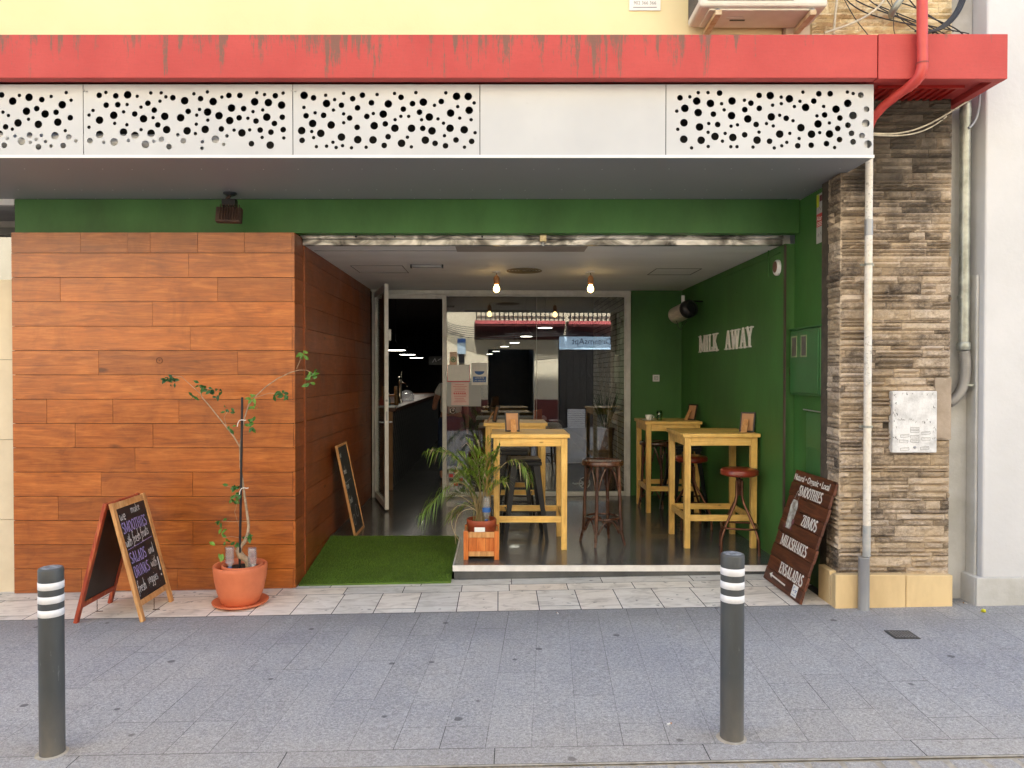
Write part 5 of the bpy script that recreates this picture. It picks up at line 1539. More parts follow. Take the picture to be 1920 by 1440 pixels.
mb.tube([L3(462, 1078), L3(466, 1062), L3(463, 1050), L3(452, 1043), L3(447, 1032), L3(452, 1022), L3(460, 1014), L3(465, 998), L3(466, 985), L3(463, 960), L3(460, 940), L3(455, 905), L3(451, 875), L3(450, 835)],
        [.022, .02, .022, .026, .022, .018, .014, .0105, .0095, .009, .0085, .0078, .007, .0065], 10)
mb.build('trunk', BARK, pot)
mb = MB()
def br(pts, r0, r1):
    n_ = len(pts); mb.tube([L3(*p) for p in pts], [r0 + (r1 - r0) * i / (n_ - 1) for i in range(n_)], 7)
br([(450, 838), (438, 818), (424, 800), (408, 780), (392, 760), (379, 745), (376, 735, .03)], .0055, .003)
br([(450, 838), (453, 812), (458, 785), (466, 760), (480, 742), (500, 724), (520, 710), (545, 698), (560, 694)], .0055, .003)
br([(376, 738, .03), (362, 726, .05), (340, 706, .05), (318, 704, .05)], .0022, .0015); br([(376, 738, .03), (388, 728), (398, 730)], .002, .0014)
br([(560, 694), (575, 694), (590, 702)], .0025, .0014); br([(556, 692), (563, 675), (564, 660)], .0022, .0013)
br([(480, 745), (505, 737), (520, 738)], .002, .0013); br([(455, 905), (442, 915), (425, 912)], .002, .0012)
br([(464, 978), (440, 978), (415, 977)], .0016, .001); br([(460, 1010), (435, 1006), (418, 1008)], .0018, .001); br([(425, 800), (420, 782), (428, 770)], .0016, .001)
br([(455, 905), (440, 960), (452, 1000)], .0014, .001)
mb.build('branches', BARK, pot)
mb = MB(); rl_ = random.Random(14)
def leafblade(mb, base, d, up, L_, w, a):
    d = d.normalized(); sde = d.cross(up); sde = sde.normalized() if sde.length > .01 else Vector((1, 0, 0)); n_ = sde.cross(d)
    pts = [base, base + d * L_ * .3 + sde * w * .42 + n_ * w * .12, base + d * L_ * .6 + sde * w * .45 + n_ * w * .1, base + d * L_ - n_ * w * .25, base + d * L_ * .6 - sde * w * .45 + n_ * w * .1, base + d * L_ * .3 - sde * w * .42 + n_ * w * .12, base + d * L_ * .3, base + d * L_ * .62]
    mb.add(pts, [(0, 1, 6), (1, 2, 7, 6), (2, 3, 7), (0, 6, 5), (6, 7, 4, 5), (7, 3, 4)], a)
clusters = [(318, 706, .05, 10, 17, 0.1), (325, 716, .05, 8, 15, .1), (378, 722, .03, 6, 12, .25), (395, 730, 0, 8, 14, .1), (405, 738, .02, 7, 15, .05), (362, 746, .03, 6, 11, .3), (428, 769, 0, 5, 10, .3), (565, 664, 0, 9, 11, .75), (590, 702, 0, 11, 13, .7), (585, 716, 0, 6, 12, .75), (522, 736, 0, 8, 15, .3), (535, 742, 0, 6, 12, .3), (474, 746, 0, 5, 10, .8), (478, 762, 0, 4, 9, .8), (470, 790, 0, 5, 10, .6), (471, 803, 0, 5, 10, .5), (434, 802, 0, 5, 9, .5), (436, 912, 0, 8, 12, .4), (446, 925, 0, 6, 11, .5), (438, 938, 0, 5, 9, .5), (415, 976, 0, 5, 9, .5), (421, 993, 0, 3, 10, .8), (422, 1012, 0, 4, 9, .6), (410, 1031, 0, 3, 22, .95), (441, 1018, 0, 4, 10, .4), (463, 1008, 0, 8, 11, .5)]
for px, py, dy, cnt, rad, br_v in clusters:
    c = L3(px, py, dy)
    for k in range(cnt):
        d = Vector((rl_.uniform(-1, 1), rl_.uniform(-.7, .7), rl_.uniform(-1, .5)))
        b_ = c + Vector((rl_.uniform(-1, 1), rl_.uniform(-.6, .6), rl_.uniform(-.8, .8))) * rad * .0038 * .55
        Lf = rl_.uniform(.032, .054) * (1.3 if rad > 20 else 1)
        leafblade(mb, b_, d, Vector((rl_.uniform(-.5, .5), -1, rl_.uniform(-.2, .9))), Lf, Lf * .52, min(1, max(0, br_v + rl_.uniform(-.15, .15))))
def m_leaf(name, c0, c1, c2):
    m, n, b = nt(name)
    n.links.new(ramp(n, attr(n), [(0, c0), (.5, c1), (1, c2)]), b.inputs['Base Color'])
    b.inputs['Roughness'].default_value = .38
    b.inputs['Transmission Weight'].default_value = 0.0
    tr = n.nodes.new('ShaderNodeBsdfTranslucent'); n.links.new(ramp(n, attr(n), [(0, c1), (1, c2)]), tr.inputs[0])
    mx = n.nodes.new('ShaderNodeMixShader'); mx.inputs[0].default_value = .25
    n.links.new(b.outputs[0], mx.inputs[1]); n.links.new(tr.outputs[0], mx.inputs[2])
    n.links.new(mx.outputs[0], n.nodes['Material Output'].inputs[0])
    return m
mb.build('leaves', m_leaf('fig_leaf', (.018, .075, .026), (.05, .17, .03), (.18, .36, .04)), pot)
mb = MB(); mb.tube([L3(449, 1078, -.012), L3(452, 905, -.012), L3(454, 745, -.012)], .0088, 10); mb.build('stake', BLACK_M, pot)
mb = MB()
for (q, w_) in (((455, 788), 1), ((459, 915), 1)):
    c = L3(q[0], q[1], -.012)
    mb = MB(); mb.tube([c + Vector((-.035, -.01, -.045)), c + Vector((-.03, -.012, -.02)), c + Vector((-.018, -.015, .0)), c + Vector((0, -.016, .004)), c + Vector((.02, -.014, .0)), c + Vector((.028, -.008, .002))], .0032, 6); mb.build('tie', WHITE_P, pot)
def upbottle(label, loc, h, tip=None, parent_name='water_bottle', lab=None, r=.031):
    t = thing('water_bottle', label, 'bottle', loc, 0, 'upturned watering bottles')
    prof = [(.012, 0), (.012, h * .08)]
    prof += [(r * .55, h * .16), (r * .95, h * .26)]
    for k in range(7): prof += [(r, h * (.30 + k * .085)), (r * .92, h * (.335 + k * .085))]
    prof += [(r, h * .92), (r * .9, h * .99), (r * .4, h)]
    MB().lathe(prof, 18, cap=False).build('body', PET, t)
    if tip: MB().lathe([(.006, -.05), (.010, -.02), (.012, 0)], 10).build('spike', tip, t)
    MB().lathe([(.0145, -.002), (.0145, h * .07)], 12).build('cap', BLUE, t)
    if lab: MB().lathe([(r + .001, h * .38), (r + .001, h * .56)], 20, cap=False).build('label_band', lab, t)
    return t
YT = mat('yellow_plastic', (.75, .72, .03), None, 5, .4, bmp=0)
c = L3(431, 1066, -.03); upbottle('upturned water bottle with yellow spike in the terracotta pot', (ox + c.x, PY - .03, oz + c.z), .155, YT)
c = L3(473, 1072, -.02); upbottle('upturned water bottle beside the trunk in the terracotta pot', (ox + c.x, PY - .02, oz + c.z), .175)

# ---------------------------------------------------------------- palm in wooden planter
QY = 6.10
qx = X(903, QY)
pn = thing('wooden_planter', 'small orange wooden planter box holding the palm pot', 'planter', (qx, QY, FZ))
hw = .125
for sx in (-1, 1):
    for sy in (-1, 1): MB().box(sx * hw - .019, sx * hw + .019, sy * hw - .019, sy * hw + .019, .0, .235, .5).build('post', W_ORANGE, pn, .003)
mb = MB()
for sy in (-1, 1):
    mb.box(-hw + .0195, hw - .0195, sy * hw - .009, sy * hw + .009, .18, .225, .9); mb.box(-hw + .0195, hw - .0195, sy * hw - .009, sy * hw + .009, .028, .065, .9)
    mb.box(sy * hw - .009, sy * hw + .009, -hw + .0195, hw - .0195, .18, .225, .9); mb.box(sy * hw - .009, sy * hw + .009, -hw + .0195, hw - .0195, .028, .065, .9)
mb.build('rail', W_FRAME, pn, .002)
mb = MB()
for sy in (-1, 1): 
    for k in range(3): mb.box(-hw + .0195 + k * .0703, -hw + .0195 + (k + 1) * .0703 - .002, sy * hw * .93 - .005, sy * hw * .93 + .005, .066, .179, [.4, .8, .2][k])
for sx in (-1, 1): mb.box(sx * hw * .93 - .005, sx * hw * .93 + .005, -hw + .02, hw - .02, .066, .179, .3)
mb.build('side_panel', W_ORANGE, pn)
MB().box(-hw + .02, hw - .02, -hw + .02, hw - .02, .03, .04).build('bottom', W_ORANGE, pn)
pp = thing('potted_palm', 'bushy palm with long arching fronds in a brown pot', 'potted plant', (qx, QY, FZ + .04))
MB().lathe([(.085, 0), (.112, .20), (.112, .205), (.122, .21), (.124, .265), (.121, .272), (.112, .27), (.108, .24), (.001, .24)], 30, cap=False).build('pot', TERRA_D, pp)
MB().lathe([(.001, .246), (.108, .243)], 20, cap=False).build('soil', SOIL, pp)
MB().box(-.055, .03, -.1375, -.1345, .188, .225).build('plant_label', PAPER, pp)
pz = FZ + .04
def L4(px, py, dy=0.0):
    p = P(px, py, QY + dy); return Vector((p.x - qx, dy, p.z - pz))
def bez(pts, n_=16):
    out = []
    for i in range(n_ + 1):
        t_ = i / n_; q = [Vector(p) for p in pts]
        while len(q) > 1: q = [q[j] * (1 - t_) + q[j + 1] * t_ for j in range(len(q) - 1)]
        out.append(q[0])
    return out
stems = MB(); green = MB(); dry = MB()
rq = random.Random(31)
def frond(pts, n_leaf=26, L0=.22, droop=.35, start=.35, dryness=.1, w=.0045, shade=.5):
    c = bez(pts, 22)
    stems.tube(c, [.0055 * (1 - .8 * i / 22) for i in range(23)], 6, a=.5 + dryness)
    for i in range(n_leaf):
        s = start + (1 - start) * i / (n_leaf - 1)
        k = min(21.999, s * 22); i0 = int(k); p = c[i0].lerp(c[i0 + 1], k - i0); d = (c[i0 + 1] - c[i0]).normalized()
        side = d.cross(Vector((0, 0, 1))); side = side.normalized() if side.length > .05 else Vector((1, 0, 0))
        for sg_ in (-1, 1):
            Lf = L0 * (.45 + .9 * math.sin(math.pi * min(1, (s - start) / (1 - start) * .85 + .12))) * rq.uniform(.8, 1.1)
            dd = (d * rq.uniform(.7, 1.1) + side * sg_ * rq.uniform(.5, 1.2) + Vector((0, 0, rq.uniform(-.15, .5)))).normalized()
            mid = p + dd * Lf * .5; tip = p + dd * Lf * .9 + Vector((0, 0, -droop * Lf * rq.uniform(.5, 1.2)))
            n1 = dd.cross(Vector((0, 0, 1))); n1 = n1.normalized() * w if n1.length > .05 else Vector((w, 0, 0))
            q1 = p + dd * Lf * .25
            tgt = dry if rq.random() < dryness else green
            tgt.add([p, q1 + n1, mid + n1 * .95, tip, mid - n1 * .95, q1 - n1], [(0, 1, 2, 4, 5), (2, 3, 4)] if False else [(0, 1, 5), (1, 2, 4, 5), (2, 3, 4)], min(1, max(0, shade + rq.uniform(-.3, .3))))
B = lambda: (rq.uniform(-.03, .03), rq.uniform(-.03, .03), .245)
frond([B(), L4(890, 900, -.02), L4(870, 845), L4(805, 845, -.05)], 26, .17, .9, .35, .12, shade=.55)
frond([B(), L4(885, 880, -.08), L4(850, 890, -.12), L4(830, 922, -.16), L4(790, 965, -.2)], 20, .16, .9, .55, .08, shade=.4)
frond([B(), L4(925, 880, -.06), L4(945, 840, -.1), L4(985, 855, -.15), L4(995, 905, -.2)], 24, .10, .8, .5, .15, shade=.5)
for (a, b_, c_) in (((905, 900), (897, 860), (880, 828)), ((906, 900), (905, 850), (892, 820)), ((910, 900), (915, 860), (912, 825)), ((912, 900), (925, 870), (935, 840)), ((900, 900), (885, 870), (862, 850)),
                    ((900, 920), (875, 890), (850, 885)), ((900, 930), (870, 920), (845, 930)), ((903, 940), (870, 940), (850, 968)), ((915, 920), (930, 900), (945, 905)), ((908, 905), (903, 870), (925, 850)), ((904, 910), (890, 880), (868, 890)), ((906, 915), (915, 890), (930, 880)), ((900, 935), (880, 905), (855, 905)), ((903, 915), (895, 885), (878, 866)), ((909, 910), (905, 880), (912, 860))):
    dy = rq.uniform(-.14, .16)
    frond([B(), L4(a[0], a[1], dy * .3), L4(b_[0], b_[1], dy * .7), L4(c_[0], c_[1], dy)], 22, .17, .45, .35, .10, .0042, rq.uniform(.3, .85))
for pts in ([(895, 960), (870, 935), (835, 940), (838, 985), (862, 1015)], [(890, 955), (860, 950), (848, 975), (855, 1020)], [(885, 945), (868, 930), (858, 930)]):
    stems.tube(bez([L4(p[0], p[1], -.1 + .0 * i) for i, p in enumerate(pts)]), .0022, 5, a=1.0)
for k in range(26):
    b_ = Vector((rq.uniform(-.07, .07), rq.uniform(-.07, .07), .24)); stems.tube([b_, b_ * .9 + Vector((rq.uniform(-.04, .04), 0, rq.uniform(.12, .3)))], [.005, .002], 5, a=rq.random())
PST = m_leaf('palm_stem', (.16, .17, .05), (.30, .22, .09), (.58, .45, .27))
stems.build('stems', PST, pp); green.build('leaflets', m_leaf('palm_leaf', (.04, .09, .012), (.12, .21, .02), (.27, .38, .05)), pp); dry.build('dry_leaflets', m_leaf('dry_palm_leaf', (.25, .20, .09), (.42, .34, .20), (.60, .48, .34)), pp)
c = L4(912, 984, -.05); upbottle('upturned water bottle with blue band in the palm pot', (qx + c.x, QY - .05, pz + c.z + .03), .205, YT, lab=BLUE, r=.034)

# ---------------------------------------------------------------- bollards
def m_bollard():
    m, n, b = nt('scratched_grey_paint')
    c = ramp(n, noisetex(n, coords(n, (1, 1, .3)), 5, 5), [(.35, (.050, .054, .056)), (.65, (.075, .082, .085))])
    sc = noisetex(n, coords(n, (3, 3, .5), (.3, .2, 0)), 22, 6, .75)
    c = mixc(n, ramp(n, sc, [(.63, (0, 0, 0)), (.72, (.55, .55, .55))]), c, (.26, .26, .25))
    s3 = n.nodes.new('ShaderNodeSeparateXYZ'); t = n.nodes.new('ShaderNodeTexCoord'); n.links.new(t.outputs['Object'], s3.inputs[0])
    mr = n.nodes.new('ShaderNodeMapRange'); n.links.new(s3.outputs['Z'], mr.inputs[0])
    mr.inputs[1].default_value = .30; mr.inputs[2].default_value = 0; mr.inputs[3].default_value = 0; mr.inputs[4].default_value = .9
    c = mixc(n, math_(n, 'MULTIPLY', mr.outputs[0], noisetex(n, coords(n, (1, 1, .5)), 14, 5)), c, (.22, .19, .15))
    n.links.new(c, b.inputs['Base Color']); b.inputs['Roughness'].default_value = .45
    bump(n, b, sc, .12, .002)
    return m
BOL = m_bollard()
BOLW = mat('white_reflective_band', (.82, .82, .84), (.72, .72, .74), 30, .45, bmp=.03)
def bollard(label, x, y):
    t = thing('bollard', label, 'bollard', (x, y, G(x) - .01), 0, 'grey bollards with white bands')
    r, h = .0505, .825
    bands = [(.735, .765), (.676, .706), (.617, .647)]
    mb = MB(); prof = [(r + .002, 0), (r, .012)]
    z_ = [0.012]
    mb.lathe([(r, 0), (r, .612), (r + .0, .6165)], 40, cap=False); mb.lathe([(r, .6475), (r, .6755)], 40, cap=False); mb.lathe([(r, .7065), (r, .7345)], 40, cap=False)
    mb.lathe([(r, .7655), (r, h - .008), (r - .003, h - .002), (r - .008, h)], 40)
    mb.build('post', BOL, t)
    for a, b_ in bands: MB().lathe([(r, a - .0005), (r + .001, a), (r + .001, b_), (r, b_ + .0005)], 40, cap=False).build('white_band', BOLW, t)
    MB().lathe([(r - .010, h), (r - .014, h + .0015), (.001, h + .002)], 30, cap=False).build('cap', mat('scuffed_cap', (.30, .32, .36), (.08, .09, .10), 40, .6), t)
    MB().lathe([(r + .018, .008), (r + .012, .0125), (r, .0135)], 30, cap=False).build('base_collar', GROUT_B, t)
    return t
b1 = bollard('grey bollard with three white bands near the folding chalkboard', X(92.5, 3.20), 3.20)
copy_thing(b1, (X(1375, 3.22), 3.22, G(1.0) - .01), R(40), 'grey bollard with three white bands in front of the red stool')

# ---------------------------------------------------------------- pipes, boxes and cables on the pillar
YD = 4.93
dp = thing('drain_pipe', 'scuffed cream drain pipe running down the stone pillar', 'pipe', (X(1627, YD), YD, 0))
dx = dp.location.x
def dz(py): return Z(py, YD)
def m_pipe():
    m, n, b = nt('scuffed_cream_paint')
    c = ramp(n, noisetex(n, coords(n, (1, 1, .7)), 28, 5, .7), [(.28, (.10, .10, .10)), (.33, (.62, .55, .44)), (.6, (.76, .70, .60))])
    c2 = mixc(n, ramp(n, noisetex(n, coords(n), 1.3, 3), [(.45, (0, 0, 0)), (.6, (.8, .8, .8))]), c, ramp(n, noisetex(n, coords(n, (1, 1, 1.5)), 40, 5, .7), [(.36, (.12, .12, .13)), (.44, (.66, .66, .66))]))
    n.links.new(c2, b.inputs['Base Color']); b.inputs['Roughness'].default_value = .55
    return m
PIPE = m_pipe()
MB().tube([(0, 0, dz(1042)), (0, 0, dz(442)), (0, 0, dz(441))], .0245, 20).build('lower_pipe', PIPE, dp)
MB().tube([(0, 0, dz(413)), (0, 0, 3.30)], .024, 20).build('upper_pipe', PIPE, dp)
MB().tube([(0, 0, dz(442)), (0, 0, dz(412))], .0268, 20).build('coupling', STEEL, dp)
mb = MB(); mb.tube([(0, 0, dz(1043)), (0, 0, dz(985))], .0252, 20); mb.build('grey_section', mat('worn_grey_pipe', (.33, .35, .36), (.5, .48, .44), 14, .6), dp)
for py in (496, 800):
    mb = MB(); mb.lathe([(.0275, -.008), (.0275, .008)], 18, (0, 0, dz(py)), cap=False); mb.bar((-.045, .02, dz(py)), (.045, .02, dz(py)), .012, .014); mb.build('clamp', GALV, dp)
sl = thing('steel_sleeve', 'grey steel guard sleeve around the foot of the drain pipe', 'pipe guard', (X(1622, 4.90), 4.90, G(2.45) - .01))
MB().lathe([(.0355, 0), (.0355, Z(1043, 4.9) - G(2.45)), (.037, Z(1043, 4.9) - G(2.45) + .004), (.034, Z(1043, 4.9) - G(2.45) + .006), (.030, Z(1043, 4.9) - G(2.45) + .004)], 28, cap=False).build('tube', STEEL, sl)
rpz = thing('red_downpipe', 'red painted downpipe bending under the end of the ledge', 'pipe', (0, 0, 0))
REDP = mat('red_pipe_paint', (.58, .07, .06), (.48, .05, .04), 6, .4, bmp=.08)
yv = YR - .045
ptsr = [P(1729, -80, yv), P(1729, 60, yv), P(1730, 118, yv)]
MB().tube(ptsr, .031, 20).build('vertical_pipe', REDP, rpz)
MB().tube([P(1730, 117, yv), P(1729, 128, yv), P(1725, 142, yv + .01), P(1716, 153, yv + .04), P(1702, 165, yv + .09)], .0335, 20).build('elbow', REDP, rpz)
MB().tube([P(1703, 164, yv + .085), P(1680, 180, yv + .17), P(1655, 200, yv + .25), P(1636, 222, yv + .32), P(1629, 240, 4.93)], .029, 20).build('sloping_pipe', REDP, rpz)
MB().lathe([(.036, -.004), (.036, .004)], 20, P(1729, 119, yv), cap=False).build('collar', mat('rust_collar', (.3, .06, .05), None, 10, .6), rpz)
# white scuffed wall box
wbx = thing('service_box', 'white paint-smeared service hatch on the stone pillar', 'hatch', (X(1711, 4.98), 4.948, (Z(733, 4.98) + Z(848, 4.98)) / 2))
wh, hh = (1752 - 1669) / 2 / F * 4.98, (Z(733, 4.98) - Z(848, 4.98)) / 2
MB().box(-wh, wh, .0, .055, -hh, hh).build('door', mat('smeared_white_paint', (.72, .72, .73), (.50, .50, .51), 9, .42, bmp=.6, bdist=.006, lo=.36, hi=.56), wbx, .006)
mb = MB(Matrix.Rotation(R(90), 4, 'X')); rr3 = random.Random(9)
for (fx, fz, q) in ((-.45, -.88, .09), (-.45, -.45, .09), (.0, -.3, .0), (.0, -.48, 0), (-.5, -.63, -.06), (.0, -.62, -.06), (.5, -.36, .1), (.5, -.55, 0), (.45, -.85, .08), (.0, -.22, 0)):
    cx_, cz_ = fx * wh, fz * hh; a = Vector((math.cos(q), math.sin(q), 0)) * .028; b_ = Vector((-math.sin(q), math.cos(q), 0)) * .009
    c0 = Vector((cx_, cz_, 0))
    mb.ribbon([c0 - a - b_, c0 + a - b_, c0 + a + b_, c0 - a + b_, c0 - a - b_], .0022, .0003, .0005)
    for k in range(5): mb.ribbon([c0 + a * (-.7 + k * .33), c0 + a * (-.6 + k * .33) + b_ * .5], .0022, .0004, .0005)
mb.build('stamped_marks', GREY_T, wbx)
mb = MB(); mb.lathe([(.010, 0), (.010, .003), (.004, .004)], 12, (0, -.0005, -hh * .82), M=Matrix.Rotation(R(90), 3, 'X')); mb.build('lock', STEEL, wbx)
mb = MB(Matrix.Rotation(R(90), 4, 'X'))
for k in range(46):
    side = rr3.random(); 
    if side < .5: xx, zz = rr3.choice([-1, 1]) * wh * rr3.uniform(.78, .95), rr3.uniform(-.6, .9) * hh
    else: xx, zz = rr3.uniform(-.9, .9) * wh, rr3.choice([.9, .08, .05, -.02]) * hh
    mb.ribbon([(xx, zz), (xx + rr3.uniform(-.006, .006), zz + rr3.uniform(-.008, .008)), (xx + rr3.uniform(-.008, .008), zz + rr3.uniform(.003, .012))], rr3.uniform(.0015, .004), .0003, .0004)
mb.build('chipped_paint', mat('chipped_spot', (.12, .12, .12), None, 10, .8, bmp=0), wbx)
# galvanised conduit and corrugated bend in the recess
gp = thing('steel_conduit', 'galvanised conduit ending in a grey corrugated bend beside the pillar', 'conduit', (X(1806, 5.03), 5.03, 0))
gx = gp.location.x
zc0, zc1 = Z(665, 5.03), Z(195, 5.03)
MB().tube([(0, 0, zc0 + .05), (0, 0, zc1)], .034, 20).build('pipe', GALV, gp)
MB().lathe([(.037, zc0 + .03), (.043, zc0 + .04), (.043, zc0 + .075), (.037, zc0 + .085)], 20).build('socket', GALV, gp)
MB().lathe([(.037, Z(222, 5.03)), (.037, Z(205, 5.03))], 20).build('coupling', GALV, gp)
def LG(px, py, Y=5.03): p = P(px, py, Y); return Vector((p.x - gx, Y - 5.03, p.z))
cpts = bez([LG(1808, 658), LG(1812, 690), LG(1815, 735), LG(1790, 748), LG(1778, 756)], 70)
MB().tube(cpts, [.036 if i % 2 else .0315 for i in range(71)], 18).build('corrugated_bend', mat('grey_corrugated', (.30, .29, .28), (.22, .21, .20), 8, .5, .2), gp)
MB().lathe([(.040, -.007), (.040, .007)], 16, LG(1814, 722)).build('clamp', GALV, gp)
MB().tube([LG(1806, 560), LG(1806, 555)], .0365, 18).build('band', GALV, gp)
gp2 = thing('grey_hose', 'thin grey hose curving down in the recess by the white building', 'hose', (0, 0, 0))
MB().tube(bez([P(1838, 140, 4.99), P(1838, 200, 4.99), P(1836, 225, 4.99), P(1817, 240, 4.99)]), .008, 10).build('hose', mat('grey_pvc', (.36, .38, .42), None, 8, .5), gp2)
# cables
def cable(name, label, runs, m, rad, cat='cable'):
    t = thing(name, label, cat, (0, 0, 0))
    for k, (pts, dY) in enumerate(runs):
        mb = MB(); mb.tube(bez([P(*p) for p in pts], 18), dY, 6); mb.build('strand', m, t)
    return t
cable('cream_cable', 'pair of cream cables sagging across the top of the stone pillar', [([(1638, 250, 4.9), (1690, 254, 4.92), (1730, 250, 4.95), (1780, 210, 5.0), (1845, 170, 4.93)], .006), ([(1638, 253, 4.9), (1700, 258, 4.92), (1735, 252, 4.95), (1775, 218, 5.0)], .005)], CABLE_W, .006)
rk = random.Random(17)
runs = []
for k in range(11):
    x0_ = rk.uniform(1555, 1720); x1_ = rk.uniform(1600, 1800)
    runs.append(([(x0_, rk.uniform(-40, 10), 4.99), (x0_ + 30, rk.uniform(10, 50), 4.97), (x1_, rk.uniform(30, 60), 4.97), (x1_ + 25, rk.uniform(58, 80), 4.99)], rk.uniform(.0025, .0045)))
cable('cable_tangle', 'tangle of thin black cables across the pale upper stonework', runs, CABLE, .004)
runs = []
for k in range(12):
    runs.append(([(1715 + k * 3, 62 + rk.uniform(-4, 3), 4.96), (1768 + rk.uniform(-8, 8), 68 - 1.5 * k, 4.93), (1798 + rk.uniform(-9, 9), 42 - 2 * k, 4.94), (1812 + rk.uniform(-7, 7), 5, 4.99), (1812 + rk.uniform(-9, 9), -60, 5.0)], rk.uniform(.004, .0065)))
cable('cable_bundle', 'thick bundle of black cables gathered at the upper corner', runs, CABLE, .005)
cable('cream_conduit', 'pale bent conduit crossing the upper stonework', [([(1546, 62, 4.97), (1600, 45, 4.97), (1650, 28, 4.97), (1668, -20, 4.97)], .008), ([(1563, 64, 4.98), (1566, 20, 4.98), (1575, -50, 4.98)], .008)], CABLE_W, .008)
hk = thing('grey_elbow_pipe', 'short rusty grey elbow pipe sticking out of the upper stonework', 'pipe', (0, 0, 0))
MB().tube([P(1672, 30, 5.02), P(1672, 24, 4.95), P(1680, 12, 4.93), P(1695, -10, 4.93), P(1708, -40, 4.93)], .022, 14).build('pipe', GALV, hk)

# air-conditioning unit
ac = thing('ac_unit', 'cream air conditioning unit on brackets above the red ledge', 'air conditioner', (1.69, 4.72, 3.965))
ACM = mat('aged_cream_metal', (.68, .66, .60), (.58, .55, .48), 5, .5, bmp=.05)
wa = .41; 
MB().box(-wa, wa, 0, .30, .0, .56).build('casing', ACM, ac, .018)
MB().box(-wa + .05, wa - .22, -.006, -.0005, .035, .50).build('front_grille', mat('dark_grille', (.12, .11, .10), None, 10, .5), ac, .003)
mb = MB()
for k in range(16): mb.box(-wa + .06, wa - .23, -.012, -.0065, .05 + k * .028, .056 + k * .028)
mb.build('grille_bars', ACM, ac)
mb = MB(); mb.box(-wa + .07, wa - .07, .03, .27, -.012, -.0005); mb.box(-.2, -.09, .12, .14, -.016, -.0125); mb.build('base_pan', ACM, ac, .004)
MB().box(-.17, -.07, .15, .165, -.0175, -.0165).build('drain_slot', DARK, ac)
mb = MB()
for xx in (-.285, .32):
    MB().box(xx - .02, xx + .02, .01, .34, -.050, -.018).build('bracket', mat('rust_stained_cream', (.62, .52, .36), (.42, .27, .14), 12, .6), ac, .003)
mb = MB()
for xx in (-.285, .32): MB().lathe([(.018, 0), (.014, .012), (.005, .015)], 8, (xx, .03, -.018)).build('bolt', STEEL, ac)
mb = MB()
for k in range(14): mb.box(-wa - .0025, -wa - .0003, .03 + k * .018, .038 + k * .018, .04, .5)
mb.build('side_grille', mat('dark_grille', (.12, .11, .10), None, 10, .5), ac)
# small signs on the yellow wall
sgn = thing('estate_sign', 'small white and magenta phone number sign on the yellow wall', 'sign', P(1209, 20, 5.045))
w_ = 29 / F * 5.04
MB().box(-w_, w_, -.004, 0, 0, .30).build('plate', PAPER, sgn)
MB().box(-w_ + .002, w_ - .002, -.0055, -.0045, .075, .29).build('magenta_field', PINK_P, sgn)
mb = MB(Matrix.Rotation(R(90), 4, 'X')); font_text(mb, '902 366 366', .032, 0, .040, .0042, .0004, align='CENTER', sx=.95); mb.box(-.08, .08, .018, .023, .0042, .0046); mb.build('lettering', GREY_T, sgn)

# floodlight under the soffit
fl = thing('floodlight', 'rusty brown floodlight with cooling fins hanging under the soffit', 'floodlight', (X(433, 5.55), 5.55, z0 - .005))
RUST = mat('rusty_brown_cast', (.085, .045, .032), (.05, .028, .022), 16, .6, .3, bmp=.3)
MB().lathe([(.05, 0), (.05, -.01), (.03, -.022)], 18).build('mount', BLACK_M, fl)
MB().tube([(0, 0, -.02), (-.02, -.01, -.05), (-.03, -.015, -.09)], .012).build('arm', RUST, fl)
MB().box(-.055, .05, -.03, .03, -.105, -.05).build('driver_box', BLACK_M, fl, .006)
MB(Matrix.Rotation(R(-8), 4, 'X') @ Matrix.Rotation(R(2), 4, 'Y')).box(-.09, .10, -.02, .035, -.23, -.115).build('housing', RUST, fl, .008)
mb = MB(Matrix.Rotation(R(-8), 4, 'X') @ Matrix.Rotation(R(2), 4, 'Y'))
for k in range(8): mb.box(-.055 + k * .02, -.051 + k * .02, -.034, -.0205, -.215, -.1)
mb.build('fins', RUST, fl)

# pavement details
gr = thing('utility_cover', 'small dark square utility cover set in the pavement', 'cover', P(1695, 1197, 1) * 0 + Vector((X(1695, 4.42), 4.42, G(2.43) + .002)), R(-2))
mb = MB(); mb.box(-.075, .075, -.07, .07, 0, .003); mb.build('plate', mat('iron_cover', (.10, .10, .10), (.05, .05, .05), 30, .6, .4, bmp=.3), gr, .001)
mb = MB()
for i in range(7):
    for j in range(5): mb.box(-.06 + i * .018, -.05 + i * .018, -.05 + j * .021, -.04 + j * .021, .0032, .005)
mb.build('studs', GREY_T, gr)
labs = ['white cigarette end on the pavement below the raised floor', 'cigarette end near the bollard in front of the red stool', 'white cigarette end at the corner by the white plinth', 'yellow crumpled wrapper on the pavement by the white building']
for i, (px, py, Yl) in enumerate(((1046, 1151, 4.93), (1257, 1365, 3.35), (1813, 1131, 4.98), (1848, 1153, 4.80))):
    xx = X(px, Yl)
    t = thing('cigarette_end' if i < 3 else 'crumpled_wrapper', labs[i], 'litter', (xx, Yl, G(xx) + .0045), R(rr.uniform(0, 180)))
    if i < 3:
        MB().tube([(-.012, 0, 0), (.004, 0, 0)], .0038, 8).build('paper', PAPER, t); MB().tube([(.0042, 0, 0), (.013, 0, 0)], .0039, 8).build('filter', KRAFT, t)
    else:
        mb = MB(); mb.lathe([(.002, -.003), (.016, .0), (.012, .010), (.015, .013), (.003, .018)], 7); mb.build('wrapper', YT, t)

